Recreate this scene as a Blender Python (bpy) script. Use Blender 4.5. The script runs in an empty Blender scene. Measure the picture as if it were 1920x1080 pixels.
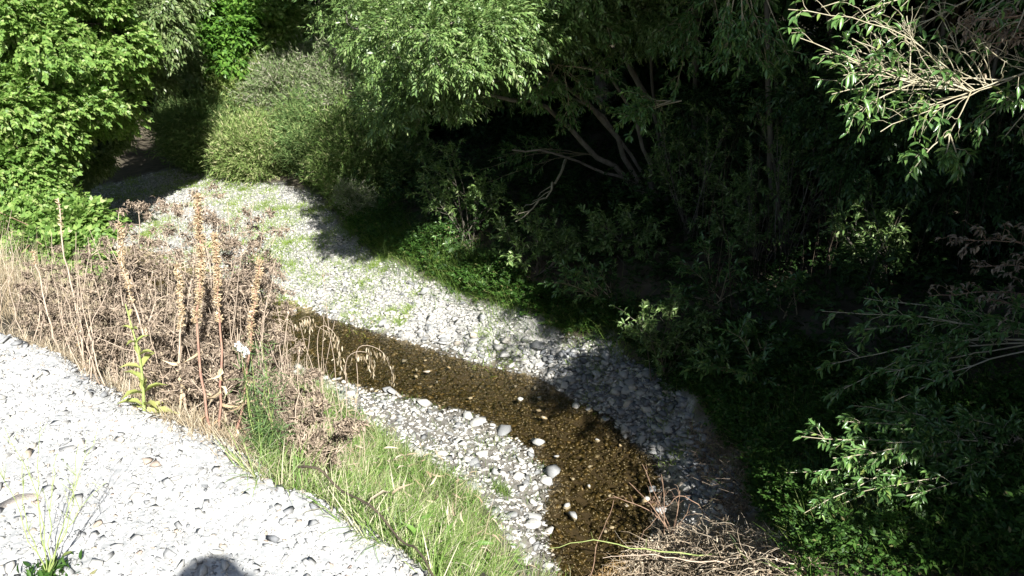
import bpy, bmesh, math
import numpy as np
from mathutils import Vector

C = bpy.context.scene
COL = C.collection
rng = np.random.default_rng(11)

# ------------------------------------------------------------------ camera, light
CAMZ, PITCH, F, PX, PY = 4.5, math.radians(22), 1507.0, 960.0, 540.0
cam_d = bpy.data.cameras.new('camera')
cam = bpy.data.objects.new('camera', cam_d)
COL.objects.link(cam)
cam.location = (0, 0, CAMZ)
cam.rotation_euler = (math.radians(90) - PITCH, 0, 0)
cam_d.sensor_width = 36
cam_d.lens = 36 * F / 1920
cam_d.clip_start = 0.02
cam_d.clip_end = 500
C.camera = cam

SUN_AZ, SUN_EL = math.radians(-22.5), math.radians(38.0)   # direction the light travels towards
LD = np.array([math.sin(SUN_AZ) * math.cos(SUN_EL), math.cos(SUN_AZ) * math.cos(SUN_EL), -math.sin(SUN_EL)])
w = bpy.data.worlds.new('World')
C.world = w
w.use_nodes = True
nt = w.node_tree
bg = nt.nodes['Background']
sky = nt.nodes.new('ShaderNodeTexSky')
sky.sky_type = 'NISHITA'
sky.sun_disc = False
sky.sun_elevation = SUN_EL
sky.sun_rotation = math.pi + SUN_AZ
nt.links.new(sky.outputs[0], bg.inputs[0])
bg.inputs[1].default_value = 0.05
sd = bpy.data.lights.new('sun', 'SUN')
sd.energy = 5.0
sd.angle = math.radians(0.5)
sd.color = (1.0, 0.97, 0.92)
sun = bpy.data.objects.new('sun', sd)
COL.objects.link(sun)
sun.location = (4, -6, 12)
sun.rotation_euler = Vector(LD).to_track_quat('-Z', 'Y').to_euler()
C.view_settings.view_transform = 'Standard'
C.view_settings.look = 'None'
C.view_settings.exposure = 1.25
C.view_settings.gamma = 1
C.render.engine = 'CYCLES'
C.cycles.max_bounces = 5
C.cycles.diffuse_bounces = 3
C.cycles.glossy_bounces = 2
C.cycles.transmission_bounces = 4
C.cycles.transparent_max_bounces = 8
C.cycles.caustics_reflective = False
C.cycles.caustics_refractive = False
C.cycles.use_denoising = True
try:
    C.cycles.denoiser = 'OPENIMAGEDENOISE'
except Exception:
    pass

# ------------------------------------------------------------------ pixel helpers
cp, sp = math.cos(PITCH), math.sin(PITCH)
def ray(px, py):
    u, v = (px - PX), (py - PY)
    return np.array([u, F * cp - v * sp, -(F * sp + v * cp)])
def P(px, py, z):                     # where a pixel's ray meets height z
    r = ray(px, py)
    return np.array([0, 0, CAMZ]) + r * ((z - CAMZ) / r[2])
def D(px, py, y):                     # point on the pixel's ray at forward distance y
    r = ray(px, py)
    return np.array([0, 0, CAMZ]) + r * (y / r[1])

# ------------------------------------------------------------------ small maths
def unit(a):
    a = np.asarray(a, float)
    return a / np.maximum(np.linalg.norm(a, axis=-1, keepdims=True), 1e-9)
def rdir(n):
    return unit(rng.normal(size=(n, 3)))
def vnoise(x, y, s=0):
    xi, yi = np.floor(x), np.floor(y)
    fx, fy = x - xi, y - yi
    fx, fy = fx * fx * (3 - 2 * fx), fy * fy * (3 - 2 * fy)
    def h(a, b):
        q = np.sin(a * 127.1 + b * 311.7 + s * 74.7) * 43758.5453
        return q - np.floor(q)
    return (h(xi, yi) * (1 - fx) + h(xi + 1, yi) * fx) * (1 - fy) + (h(xi, yi + 1) * (1 - fx) + h(xi + 1, yi + 1) * fx) * fy
def fbm(x, y, s=0, o=3):
    t, a = 0, 1
    for i in range(o):
        t = t + a * (vnoise(x * 2 ** i, y * 2 ** i, s + i) - .5)
        a *= .5
    return t
def frames(d, roll=math.pi, up=None):
    d = unit(d)
    n = len(d)
    z = np.tile([0, 0, 1.0], (n, 1)) if up is None else np.asarray(up, float)
    y = unit(np.cross(z, d) + 1e-5)
    z = np.cross(d, y)
    a = rng.uniform(-roll, roll, n)[:, None]
    y2 = y * np.cos(a) + z * np.sin(a)
    z2 = np.cross(d, y2)
    return np.stack([d, y2, z2], axis=2)
def inpoly(x, y, poly):
    poly = np.asarray(poly)
    c = np.zeros(len(x), bool)
    j = len(poly) - 1
    for i in range(len(poly)):
        xi, yi, xj, yj = poly[i][0], poly[i][1], poly[j][0], poly[j][1]
        m = ((yi > y) != (yj > y)) & (x < (xj - xi) * (y - yi) / (yj - yi + 1e-12) + xi)
        c ^= m
        j = i
    return c
def dist_poly(x, y, line):
    d = np.full(x.shape, 1e9)
    for a, b in zip(line[:-1], line[1:]):
        a, b = np.asarray(a[:2], float), np.asarray(b[:2], float)
        ab = b - a
        t = np.clip(((x - a[0]) * ab[0] + (y - a[1]) * ab[1]) / (ab @ ab), 0, 1)
        d = np.minimum(d, np.hypot(x - a[0] - t * ab[0], y - a[1] - t * ab[1]))
    return d

# ------------------------------------------------------------------ mesh accumulator
class Acc:
    def __init__(s):
        s.V, s.T, s.Q, s.n = [], [], [], 0
    def add(s, V, T=None, Q=None):
        if T is not None and len(T): s.T.append(np.asarray(T, np.int32) + s.n)
        if Q is not None and len(Q): s.Q.append(np.asarray(Q, np.int32) + s.n)
        s.V.append(np.asarray(V, np.float32))
        s.n += len(V)
    def inst(s, tmpl, M, off, scale=None):
        V, T, Q = tmpl
        n, k = len(off), len(V)
        if n == 0: return
        if scale is not None:
            scale = np.asarray(scale, float)
            Vs = V[None] * (scale[:, None, None] if scale.ndim == 1 else scale[:, None, :])
        else:
            Vs = np.broadcast_to(V[None], (n, k, 3))
        W = np.einsum('nij,nkj->nki', M, Vs) + np.asarray(off)[:, None, :]
        o = (np.arange(n) * k)[:, None, None]
        s.add(W.reshape(-1, 3), (np.asarray(T)[None] + o).reshape(-1, 3) if len(T) else None,
              (np.asarray(Q)[None] + o).reshape(-1, 4) if len(Q) else None)
    def mesh(s, name, mat, smooth=False, attrs=None):
        V = np.concatenate(s.V)
        T = np.concatenate(s.T) if s.T else np.zeros((0, 3), np.int32)
        Q = np.concatenate(s.Q) if s.Q else np.zeros((0, 4), np.int32)
        me = bpy.data.meshes.new(name)
        me.vertices.add(len(V))
        me.vertices.foreach_set('co', V.ravel())
        me.loops.add(T.size + Q.size)
        me.loops.foreach_set('vertex_index', np.concatenate([T.ravel(), Q.ravel()]))
        me.polygons.add(len(T) + len(Q))
        me.polygons.foreach_set('loop_start', np.concatenate([np.arange(len(T)) * 3, T.size + np.arange(len(Q)) * 4]).astype(np.int32))
        if smooth: me.polygons.foreach_set('use_smooth', np.ones(len(T) + len(Q), bool))
        me.update(calc_edges=True)
        me.materials.append(mat)
        return me
    def build(s, name, mat, parent=None, smooth=False, origin=None):
        if s.n == 0: return None
        if origin is None and parent is not None: origin = np.array(parent.location)
        if origin is not None:
            s.V = [v - np.asarray(origin, np.float32) for v in s.V]
        o = bpy.data.objects.new(name, s.mesh(name, mat, smooth))
        COL.objects.link(o)
        if parent is not None: o.parent = parent
        elif origin is not None: o.location = origin
        return o

def tag(o, label=None, cat=None, group=None, kind=None):
    if label: o['label'] = label
    if cat: o['category'] = cat
    if group: o['group'] = group
    if kind: o['kind'] = kind
    return o
def thing(name, label, cat, loc, group=None):
    o = bpy.data.objects.new(name, None)
    COL.objects.link(o)
    o.location = [float(v) for v in loc]
    o.empty_display_size = .2
    return tag(o, label, cat, group)

def tube(acc, pts, r0, r1=None, sides=6, cap=False):
    pts = np.asarray(pts, float)
    n = len(pts)
    rad = np.linspace(r0, r0 if r1 is None else r1, n) if np.isscalar(r0) else np.asarray(r0)
    t = unit(np.gradient(pts, axis=0))
    a = np.array([.3, .9, .2]) if abs(t[0][2]) > .8 else np.array([0, 0, 1.0])
    y = unit(np.cross(a, t)); z = np.cross(t, y)
    th = np.arange(sides) * 2 * math.pi / sides
    V = pts[:, None] + rad[:, None, None] * (np.cos(th)[None, :, None] * y[:, None] + np.sin(th)[None, :, None] * z[:, None])
    i = np.arange(n - 1)[:, None] * sides; j = np.arange(sides)[None]
    Q = np.stack([i + j, i + (j + 1) % sides, i + sides + (j + 1) % sides, i + sides + j], -1).reshape(-1, 4)
    acc.add(V.reshape(-1, 3), None, Q)
def spline(pts, n):
    pts = np.asarray(pts, float)
    if len(pts) == 2:
        return pts[0] + (pts[1] - pts[0]) * np.linspace(0, 1, n)[:, None]
    p = np.vstack([2 * pts[0] - pts[1], pts, 2 * pts[-1] - pts[-2]])
    out = []
    for u in np.linspace(0, len(pts) - 1 - 1e-6, n):
        i = int(u); t = u - i
        a, b, c, d = p[i], p[i + 1], p[i + 2], p[i + 3]
        out.append(.5 * ((2 * b) + (-a + c) * t + (2 * a - 5 * b + 4 * c - d) * t * t + (-a + 3 * b - 3 * c + d) * t ** 3))
    return np.array(out)
def wobble(pts, amp):
    pts = np.array(pts)
    k = rng.normal(size=(len(pts), 3)) * amp
    k[0] = 0
    return pts + k

# ------------------------------------------------------------------ templates
def leaf_t(l, w, fold=.25, curl=.15):      # pointed leaf along +X folded on its midrib
    V = np.array([[0, 0, 0], [.33 * l, w * .85, fold * w], [.33 * l, 0, 0], [.33 * l, -w * .85, fold * w],
                  [.68 * l, w * .75, fold * w - curl * l * .3], [.68 * l, 0, -curl * l * .3], [.68 * l, -w * .75, fold * w - curl * l * .3],
                  [l, 0, -curl * l]])
    V[:, 1] *= .5
    return V, np.array([[0, 2, 1], [0, 3, 2], [4, 5, 7], [5, 6, 7]]), np.array([[1, 2, 5, 4], [2, 3, 6, 5]])
def leaf_s(l, w, curl=.12):
    V = np.array([[0, 0, 0], [.45 * l, w * .5, .06 * l], [l, 0, -curl * l], [.45 * l, -w * .5, .06 * l]])
    return V, np.zeros((0, 3), int), np.array([[0, 3, 2, 1]])
def spray_t(m, L, l, w, simple=True, spread=.9, seed=0):
    r = np.random.default_rng(seed)
    a = Acc()
    for i in range(m):
        x = L * (i + .4) / m
        ang = (1 if i % 2 else -1) * spread * r.uniform(.5, 1.2) * (1 - .5 * i / m)
        d = np.array([[math.cos(ang), math.sin(ang), r.uniform(-.5, .35)]])
        d = unit(d)
        y = unit(np.cross([0, 0, 1.0], d)); z = np.cross(d, y)
        ro = r.uniform(-.9, .9)
        y2 = y * math.cos(ro) + z * math.sin(ro); z2 = np.cross(d, y2)
        M = np.stack([d, y2, z2], 2)
        k = r.uniform(.7, 1.15)
        a.inst((leaf_s if simple else leaf_t)(l * k, w * k), M, np.array([[x, 0, 0]]))
    return np.concatenate(a.V), (np.concatenate(a.T) if a.T else np.zeros((0, 3), int)), (np.concatenate(a.Q) if a.Q else np.zeros((0, 4), int))
def blade_t(l, w, bend, n=3):
    V, Q, T = [], [], []
    for i in range(n):
        t = i / n
        x = l * math.sin(bend * t) / bend if bend > .01 else l * t
        z = -l * (1 - math.cos(bend * t)) / bend if bend > .01 else 0
        ww = w * (1 - .65 * t) * .5
        V += [[x, ww, z], [x, -ww, z]]
        if i: Q.append([2 * i - 2, 2 * i - 1, 2 * i + 1, 2 * i])
    V.append([l * math.sin(bend) / bend, 0, -l * (1 - math.cos(bend)) / bend])
    T.append([2 * n - 2, 2 * n - 1, 2 * n])
    return np.array(V), np.array(T), np.array(Q)
def rock_t(npts, sq=(1, .8, .5), seed=0, p=3.0):
    r = np.random.default_rng(seed)
    v = r.normal(size=(npts, 3))
    v /= (np.abs(v) ** p).sum(1, keepdims=True) ** (1 / p)
    v *= r.uniform(.72, 1.0, (npts, 1)) * np.array(sq)
    bm = bmesh.new()
    for q in v: bm.verts.new(q)
    bmesh.ops.convex_hull(bm, input=bm.verts)
    for q in [q for q in bm.verts if not q.link_faces]: bm.verts.remove(q)
    bmesh.ops.triangulate(bm, faces=bm.faces)
    bm.verts.index_update()
    V = np.array([q.co[:] for q in bm.verts]); T = np.array([[q.index for q in f.verts] for f in bm.faces])
    bm.free()
    return V, T, np.zeros((0, 4), int)

# ------------------------------------------------------------------ materials
def newmat(name):
    m = bpy.data.materials.new(name)
    m.use_nodes = True
    t = m.node_tree
    b = t.nodes['Principled BSDF']
    return m, t, b
def ramp(t, stops, fac):
    r = t.nodes.new('ShaderNodeValToRGB')
    e = r.color_ramp.elements
    while len(e) < len(stops): e.new(.5)
    for i, (p, c) in enumerate(stops):
        e[i].position = p
        e[i].color = (*c, 1)
    t.links.new(fac, r.inputs[0])
    return r.outputs[0]
def noise(t, scale, detail=4, rough=.6, vec=None):
    n = t.nodes.new('ShaderNodeTexNoise')
    n.inputs['Scale'].default_value = scale
    n.inputs['Detail'].default_value = detail
    n.inputs['Roughness'].default_value = rough
    if vec is None:
        tc = t.nodes.new('ShaderNodeTexCoord'); vec = tc.outputs['Object']
    t.links.new(vec, n.inputs['Vector'])
    return n.outputs['Fac']
def mixc(t, a, b, fac, mode='MIX'):
    m = t.nodes.new('ShaderNodeMix'); m.data_type = 'RGBA'; m.blend_type = mode
    for s, v in ((m.inputs['Factor'], fac), (m.inputs['A'], a), (m.inputs['B'], b)):
        if hasattr(v, 'is_linked') or isinstance(v, bpy.types.NodeSocket): t.links.new(v, s)
        else: s.default_value = v if isinstance(v, (int, float)) else (*v, 1)
    return m.outputs['Result']
def bump(t, b, h, strength=.4, dist=.01):
    n = t.nodes.new('ShaderNodeBump')
    n.inputs['Strength'].default_value = strength
    n.inputs['Distance'].default_value = dist
    t.links.new(h, n.inputs['Height'])
    t.links.new(n.outputs[0], b.inputs['Normal'])
def leafmat(name, stops, transl=.3, rough=.45, spec=.4, patch=None):
    m, t, b = newmat(name)
    g = t.nodes.new('ShaderNodeNewGeometry')
    c = ramp(t, stops, g.outputs['Random Per Island'])
    if patch is not None:
        f = noise(t, .9, 2)
        r = t.nodes.new('ShaderNodeMapRange'); r.inputs[1].default_value = .48; r.inputs[2].default_value = .62
        t.links.new(f, r.inputs[0])
        c = mixc(t, c, patch, r.outputs[0])
    t.links.new(c, b.inputs['Base Color'])
    b.inputs['Roughness'].default_value = rough
    b.inputs['Specular IOR Level'].default_value = spec
    tr = t.nodes.new('ShaderNodeBsdfTranslucent')
    tc = mixc(t, c, (.9, 1.0, .25), .35, 'MULTIPLY')
    t.links.new(tc, tr.inputs[0])
    ms = t.nodes.new('ShaderNodeMixShader'); ms.inputs[0].default_value = transl
    t.links.new(b.outputs[0], ms.inputs[1]); t.links.new(tr.outputs[0], ms.inputs[2])
    t.links.new(ms.outputs[0], t.nodes['Material Output'].inputs[0])
    return m
def stonemat(name, stops, rough=.8, objrand=False, bs=60, spec=.3):
    m, t, b = newmat(name)
    if objrand:
        g = t.nodes.new('ShaderNodeObjectInfo'); f = g.outputs['Random']
    else:
        g = t.nodes.new('ShaderNodeNewGeometry'); f = g.outputs['Random Per Island']
    c = ramp(t, stops, f)
    n = noise(t, bs, 5)
    c2 = mixc(t, c, ramp(t, [(.3, (.72, .7, .68)), (.7, (1.15, 1.14, 1.1))], n), 1.0, 'MULTIPLY')
    t.links.new(c2, b.inputs['Base Color'])
    b.inputs['Roughness'].default_value = rough
    b.inputs['Specular IOR Level'].default_value = spec
    bump(t, b, noise(t, bs * 1.5, 6), .5, .004)
    return m
def plainmat(name, c1, c2, scale=8, rough=.8, bstr=.4, bd=.01, spec=.3, stretch=None):
    m, t, b = newmat(name)
    vec = None
    if stretch:
        tc = t.nodes.new('ShaderNodeTexCoord'); mp = t.nodes.new('ShaderNodeMapping')
        mp.inputs['Scale'].default_value = stretch
        t.links.new(tc.outputs['Object'], mp.inputs[0]); vec = mp.outputs[0]
    n = noise(t, scale, 5, .65, vec)
    t.links.new(ramp(t, [(.3, c1), (.7, c2)], n), b.inputs['Base Color'])
    b.inputs['Roughness'].default_value = rough
    b.inputs['Specular IOR Level'].default_value = spec
    bump(t, b, noise(t, scale * 3, 5, .7, vec), bstr, bd)
    return m

M_LEAF_BRIGHT = leafmat('bright_leaf', [(0, (.12, .23, .05)), (.5, (.20, .34, .075)), (.85, (.29, .42, .11)), (1, (.42, .48, .2))], .38)
M_LEAF_MID = leafmat('mid_leaf', [(0, (.06, .15, .025)), (.6, (.11, .24, .035)), (1, (.17, .31, .05))], .3)
M_LEAF_WILLOW = leafmat('willow_leaf', [(0, (.09, .165, .05)), (.5, (.15, .25, .07)), (.8, (.22, .33, .10)), (1, (.33, .40, .19))], .25, .4, .45)
M_LEAF_OVER = leafmat('overhang_leaf', [(0, (.09, .15, .05)), (.6, (.15, .22, .07)), (1, (.28, .33, .16))], .25, .38, .5)
M_LEAF_GROVE_SHADE = leafmat('grove_shade_leaf', [(0, (.03, .07, .025)), (.6, (.055, .12, .035)), (1, (.09, .17, .05))], .25, .4, .4)  # darker copy of the willow leaf, grove shade put into its colour
M_BARK_SHADE = plainmat('shade_bark', (.07, .06, .045), (.22, .20, .16), 7, .9, .6, .02, stretch=(1, 1, .25))  # willow bark darkened so the colour itself carries the grove's shade
M_LEAF_NEAR = leafmat('near_willow_leaf', [(0, (.07, .15, .045)), (.6, (.12, .24, .065)), (.9, (.19, .33, .09)), (1, (.24, .30, .08))], .25, .3, .6)
M_LEAF_SHADE = leafmat('shade_leaf', [(0, (.02, .045, .013)), (1, (.045, .095, .022))], .2, .5, .25)  # albedo lowered for leaves in shade, so part of the shade is painted in
M_BROOM = leafmat('broom_leaf', [(0, (.11, .19, .05)), (.45, (.18, .29, .075)), (.8, (.28, .37, .12)), (1, (.38, .37, .2))], .25, .6, .2)
M_BROOM_Y = leafmat('broom_yellow', [(0, (.14, .22, .05)), (.5, (.25, .35, .09)), (1, (.42, .46, .18))], .25, .6, .2)
M_BROOM_S = leafmat('broom_straw', [(0, (.14, .22, .06)), (.5, (.24, .34, .10)), (.85, (.36, .39, .17)), (1, (.5, .47, .28))], .25, .6, .2)
M_BROOM_D = leafmat('broom_deep', [(0, (.10, .18, .06)), (.6, (.18, .28, .09)), (1, (.32, .37, .15))], .25, .6, .2)
M_BROOM_GREY = leafmat('broom_grey', [(0, (.13, .20, .07)), (.55, (.21, .28, .12)), (.8, (.32, .32, .22)), (1, (.40, .37, .31))], .2, .6, .2)
M_GRASS = leafmat('grass_green', [(0, (.11, .21, .04)), (.38, (.20, .32, .07)), (.64, (.31, .40, .14)), (.82, (.49, .48, .28)), (1, (.70, .65, .48))], .3, .5)
M_GRASS_TUFT = leafmat('tuft_green', [(0, (.08, .16, .025)), (.8, (.17, .28, .05)), (1, (.34, .36, .14))], .35, .5)
M_STRAW = leafmat('straw', [(0, (.30, .23, .14)), (.5, (.46, .38, .26)), (1, (.62, .55, .42))], .2, .7, .2)
M_DEAD = leafmat('dead_leaf', [(0, (.15, .115, .085)), (.5, (.27, .215, .165)), (.85, (.38, .31, .235)), (1, (.46, .37, .26))], .15, .85, .1)
M_SEED = leafmat('seed_head', [(0, (.28, .20, .12)), (.5, (.48, .37, .23)), (1, (.66, .55, .38))], .1, .8, .1)
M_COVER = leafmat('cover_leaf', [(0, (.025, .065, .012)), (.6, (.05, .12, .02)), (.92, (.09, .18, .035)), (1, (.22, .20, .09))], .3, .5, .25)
M_COVER2 = leafmat('bank_weed_leaf', [(0, (.08, .18, .03)), (1, (.18, .32, .07))], .3, .5)
M_YLEAF = leafmat('yellow_leaf', [(0, (.30, .36, .10)), (1, (.50, .50, .18))], .3, .6)
M_FERN = leafmat('feather_leaf', [(0, (.07, .14, .045)), (1, (.17, .26, .09))], .3, .5)
M_BARK = plainmat('willow_bark', (.16, .14, .11), (.40, .36, .29), 9, .9, .6, .02, stretch=(1, 1, .25))
M_TWIG = plainmat('pale_twig', (.30, .25, .14), (.46, .40, .27), 12, .7, .2, .003)
M_BRANCH = plainmat('pale_branch', (.32, .28, .17), (.52, .48, .36), 14, .8, .3, .003)
M_REDTWIG = plainmat('red_twig', (.20, .12, .085), (.36, .25, .17), 12, .7, .2, .003)
M_CANE = plainmat('dead_cane', (.045, .035, .025), (.12, .095, .065), 20, .9, .3, .002)
M_STEM = plainmat('dry_stem', (.36, .28, .21), (.56, .46, .36), 20, .8, .3, .002)
M_GREENSTEM = plainmat('green_stem', (.22, .30, .08), (.36, .42, .16), 20, .7, .2, .002)
M_REDSTEM = plainmat('reddish_stem', (.28, .14, .11), (.42, .28, .20), 20, .8, .3, .002)
M_SOIL = plainmat('soil', (.05, .04, .028), (.11, .09, .06), 5, .95)
PALE = [(0, (.20, .21, .225)), (.15, (.34, .35, .355)), (.5, (.455, .46, .455)), (.88, (.54, .54, .52)), (.96, (.46, .40, .32)), (1, (.36, .29, .25))]
M_PADSTONE = stonemat('pad_flake', [(0, (.30, .31, .32)), (.5, (.42, .42, .41)), (.85, (.52, .52, .50)), (1, (.40, .33, .28))], objrand=True, bs=14)
M_PAD = stonemat('pad_gravel', PALE, bs=40)
M_BAR = stonemat('bar_gravel', [(0, (.17, .18, .19)), (.3, (.38, .385, .375)), (.7, (.55, .54, .51)), (1, (.68, .67, .64))], bs=40)
M_WET = stonemat('wet_stone', [(0, (.035, .032, .026)), (.5, (.09, .085, .07)), (1, (.2, .19, .17))], .35, bs=30, spec=.5)
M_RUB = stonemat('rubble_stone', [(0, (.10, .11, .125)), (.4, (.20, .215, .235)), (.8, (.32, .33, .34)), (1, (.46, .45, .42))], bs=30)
M_BED = stonemat('bed_pebble', [(0, (.026, .023, .011)), (.5, (.044, .038, .018)), (.85, (.064, .054, .025)), (.96, (.10, .078, .034)), (1, (.17, .16, .13))], .35, bs=30, spec=.5)
M_STONE = stonemat('creek_stone', [(0, (.24, .25, .26)), (.5, (.40, .41, .41)), (.85, (.52, .51, .48)), (1, (.46, .40, .32))], objrand=True, bs=14)

# ------------------------------------------------------------------ terrain
PADZ = 2.9
PAD_PX = [(-160, 575), (0, 622), (60, 636), (120, 658), (190, 708), (260, 762), (330, 798), (400, 828), (470, 872), (540, 900), (600, 925), (660, 962), (720, 1005), (770, 1045), (805, 1090)]
pad_edge = [(-14, 7.0), (-6.5, 5.2)] + [tuple(P(a, b, PADZ)[:2]) for a, b in PAD_PX] + [(.15, 1.35), (.8, .8), (2.2, -.2), (4, -1.5), (7, -4)]
pad_poly = pad_edge + [(7, -12), (-14, -12)]
NEAR_EDGE = [(-420, 412), (-200, 422), (-60, 442), (60, 468), (180, 502), (290, 545), (400, 590), (480, 635), (560, 688), (690, 728), (800, 752), (870, 772), (940, 803), (1010, 860), (1035, 905), (1022, 960), (1030, 1030), (1045, 1120), (1080, 1400)]
FAR_EDGE = [(-420, 385), (-200, 395), (-60, 410), (60, 430), (180, 462), (290, 492), (390, 524), (470, 548), (600, 592), (700, 622), (800, 655), (900, 685), (1000, 705), (1080, 755), (1150, 785), (1180, 825), (1228, 868), (1238, 930), (1215, 1000), (1215, 1100), (1330, 1400)]
nearw = [P(a, b, 0)[:2] for a, b in NEAR_EDGE]
farw = [P(a, b, 0)[:2] for a, b in FAR_EDGE]
water_poly = nearw + farw[::-1]

ctl = []
def cpx(l):
    for a, b, z in l: ctl.append(P(a, b, z))
cpx([(560, 610, -.1), (640, 650, -.12), (760, 690, -.12), (880, 725, -.14), (980, 770, -.14), (1080, 830, -.14), (1150, 900, -.15), (1140, 980, -.15), (1130, 1060, -.15), (1140, 1250, -.15)])
for a in nearw + farw: ctl.append(np.array([a[0], a[1], -.01]))
cpx([(-420, 398, -.1), (-60, 425, -.1), (120, 468, -.1), (240, 500, -.1), (350, 535, -.1), (430, 570, -.1)])
cpx([(640, 750, .14), (760, 800, .08), (860, 860, .1), (940, 930, .14), (985, 1000, .2), (980, 1070, .25)])
cpx([(350, 340, .3), (450, 370, .25), (550, 420, .22), (500, 480, .15), (650, 500, .25), (700, 560, .15), (850, 600, .2), (1000, 650, .2), (1150, 700, .22), (1250, 780, .25), (1330, 870, .3), (1330, 960, .3)])
cpx([(600, 365, .4), (700, 475, .4), (840, 545, .4), (1000, 605, .42), (1200, 655, .45), (1300, 745, .5), (1400, 880, .55), (1420, 1000, .6), (1400, 1200, .6)])
cpx([(800, 430, .7), (1000, 520, .8), (1240, 410, 1.0), (1200, 560, .85), (1400, 650, .9), (1600, 500, 1.3), (1600, 900, .95), (1900, 700, 1.6), (1900, 1000, 1.4)])
cpx([(300, 322, .35), (550, 345, .45), (100, 375, .3), (-50, 370, .5), (200, 400, .2)])
for a, b in pad_edge:                       # just under the pad's lip
    ctl.append(np.array([a, b, PADZ - .05]))
for a, b, z in [(-2.6, 5.4, 1.5), (-1.2, 4.4, 1.35), (-.35, 3.6, 1.35), (.1, 3.0, 1.5), (-4.5, 7.2, 1.5), (1.2, 2.3, 1.3), (2.4, 2.2, 1.6), (4.5, 1.5, 1.9), (-8, 7.6, 1.6),
                (-9, 14, .6), (-12, 12, 1.8), (-16, 15, 3), (-16, 22, 3.2), (-8, 23, .6), (-3, 22, 1.0), (-10.5, 21, .5), (2, 22, 2.2), (8, 18, 2.6), (8, 10, 1.9), (8, 4, 2.1), (7, -1, 2.6), (14, 10, 4), (14, 0, 4),
                (14, 24, 6), (0, 32, 5), (-10, 32, 4), (-20, 32, 7), (10, 36, 9), (0, 45, 12), (-24, 8, 5), (-24, -12, 5), (24, 0, 8), (24, 24, 12), (24, -12, 8), (-24, 45, 13), (24, 45, 16), (-3, -3, 2.8), (-3, -12, 2.8), (6, -12, 2.8), (-12, -2, 2.8)]:
    ctl.append(np.array([a, b, z]))
ctl = np.array(ctl)
def tps_fit(c):
    n = len(c)
    d = np.hypot(c[:, None, 0] - c[None, :, 0], c[:, None, 1] - c[None, :, 1])
    K = d * d * np.log(d + 1e-9) + np.eye(n) * .02
    A = np.zeros((n + 3, n + 3)); A[:n, :n] = K
    Pm = np.c_[np.ones(n), c[:, :2]]
    A[:n, n:] = Pm; A[n:, :n] = Pm.T
    return np.linalg.solve(A, np.r_[c[:, 2], 0, 0, 0])
WT = tps_fit(ctl)
def tps(x, y):
    s = x.shape; x, y = x.ravel(), y.ravel()
    out = np.zeros(len(x))
    for i in range(0, len(x), 20000):
        a, b = x[i:i + 20000], y[i:i + 20000]
        d = np.hypot(a[:, None] - ctl[None, :, 0], b[:, None] - ctl[None, :, 1])
        out[i:i + 20000] = (d * d * np.log(d + 1e-9)) @ WT[:-3] + WT[-3] + WT[-2] * a + WT[-1] * b
    return out.reshape(s)
def height(x, y):
    z = np.clip(tps(x, y), -.2, 16)
    ins = inpoly(x.ravel(), y.ravel(), water_poly).reshape(x.shape)
    z = np.where(ins, np.minimum(z, -.02), z)
    z = z + fbm(x * 1.6, y * 1.6, 3) * .10 * np.clip(z, .1, 1) + fbm(x * 7, y * 7, 5) * .025
    ip = inpoly(x.ravel(), y.ravel(), pad_poly).reshape(x.shape)
    d = dist_poly(x, y, pad_edge) * np.where(ip, 1, -1)
    d = d + fbm(x * 5, y * 5, 9) * .07
    t = np.clip(d / .07 + .3, 0, 1); t = t * t * (3 - 2 * t)
    pad = PADZ + fbm(x * 1.2, y * 1.2, 12) * .05 + fbm(x * 9, y * 9, 13) * .018
    return z * (1 - t) + pad * t
def axis(lo, hi, c, n, dens):
    u = np.linspace(-1, 1, n)
    k = np.sinh(u * dens) / math.sinh(dens)
    return np.where(u < 0, c + k * (c - lo), c + k * (hi - c))
gx = axis(-26, 26, -.5, 460, 3.0); gy = np.concatenate([np.linspace(-12, 0, 30)[:-1], axis(-8, 46, 5.5, 520, 2.6)])
gy = np.unique(np.concatenate([np.linspace(-12, .2, 34), gy[gy > .3]]))
GX, GY = np.meshgrid(gx, gy, indexing='ij')
GZ = height(GX, GY)
def hz(x, y):
    x, y = np.clip(np.asarray(x, float), gx[0], gx[-1] - 1e-6), np.clip(np.asarray(y, float), gy[0], gy[-1] - 1e-6)
    i = np.clip(np.searchsorted(gx, x, 'right') - 1, 0, len(gx) - 2); j = np.clip(np.searchsorted(gy, y, 'right') - 1, 0, len(gy) - 2)
    a = (x - gx[i]) / (gx[i + 1] - gx[i]); b = (y - gy[j]) / (gy[j + 1] - gy[j])
    return (GZ[i, j] * (1 - a) + GZ[i + 1, j] * a) * (1 - b) + (GZ[i, j + 1] * (1 - a) + GZ[i + 1, j + 1] * a) * b
def G(px, py):                             # ground point under a pixel
    r = unit(ray(px, py))
    t = np.arange(1.2, 60, .02)
    p = np.array([0, 0, CAMZ]) + r * t[:, None]
    below = p[:, 2] < hz(p[:, 0], p[:, 1])
    k = int(np.argmax(below)) if below.any() else len(t) - 1
    return p[k]
def gpoly(l): return [tuple(G(a, b)[:2]) for a, b in l]
def scatter(poly, n):
    poly = np.array(poly)
    lo, hi = poly.min(0), poly.max(0)
    out = np.zeros((0, 2))
    while len(out) < n:
        q = rng.uniform(lo, hi, (max(n, 200), 2))
        q = q[inpoly(q[:, 0], q[:, 1], poly)]
        out = np.vstack([out, q])
    return out[:n]
def on(q): return np.c_[q, hz(q[:, 0], q[:, 1])]

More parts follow.
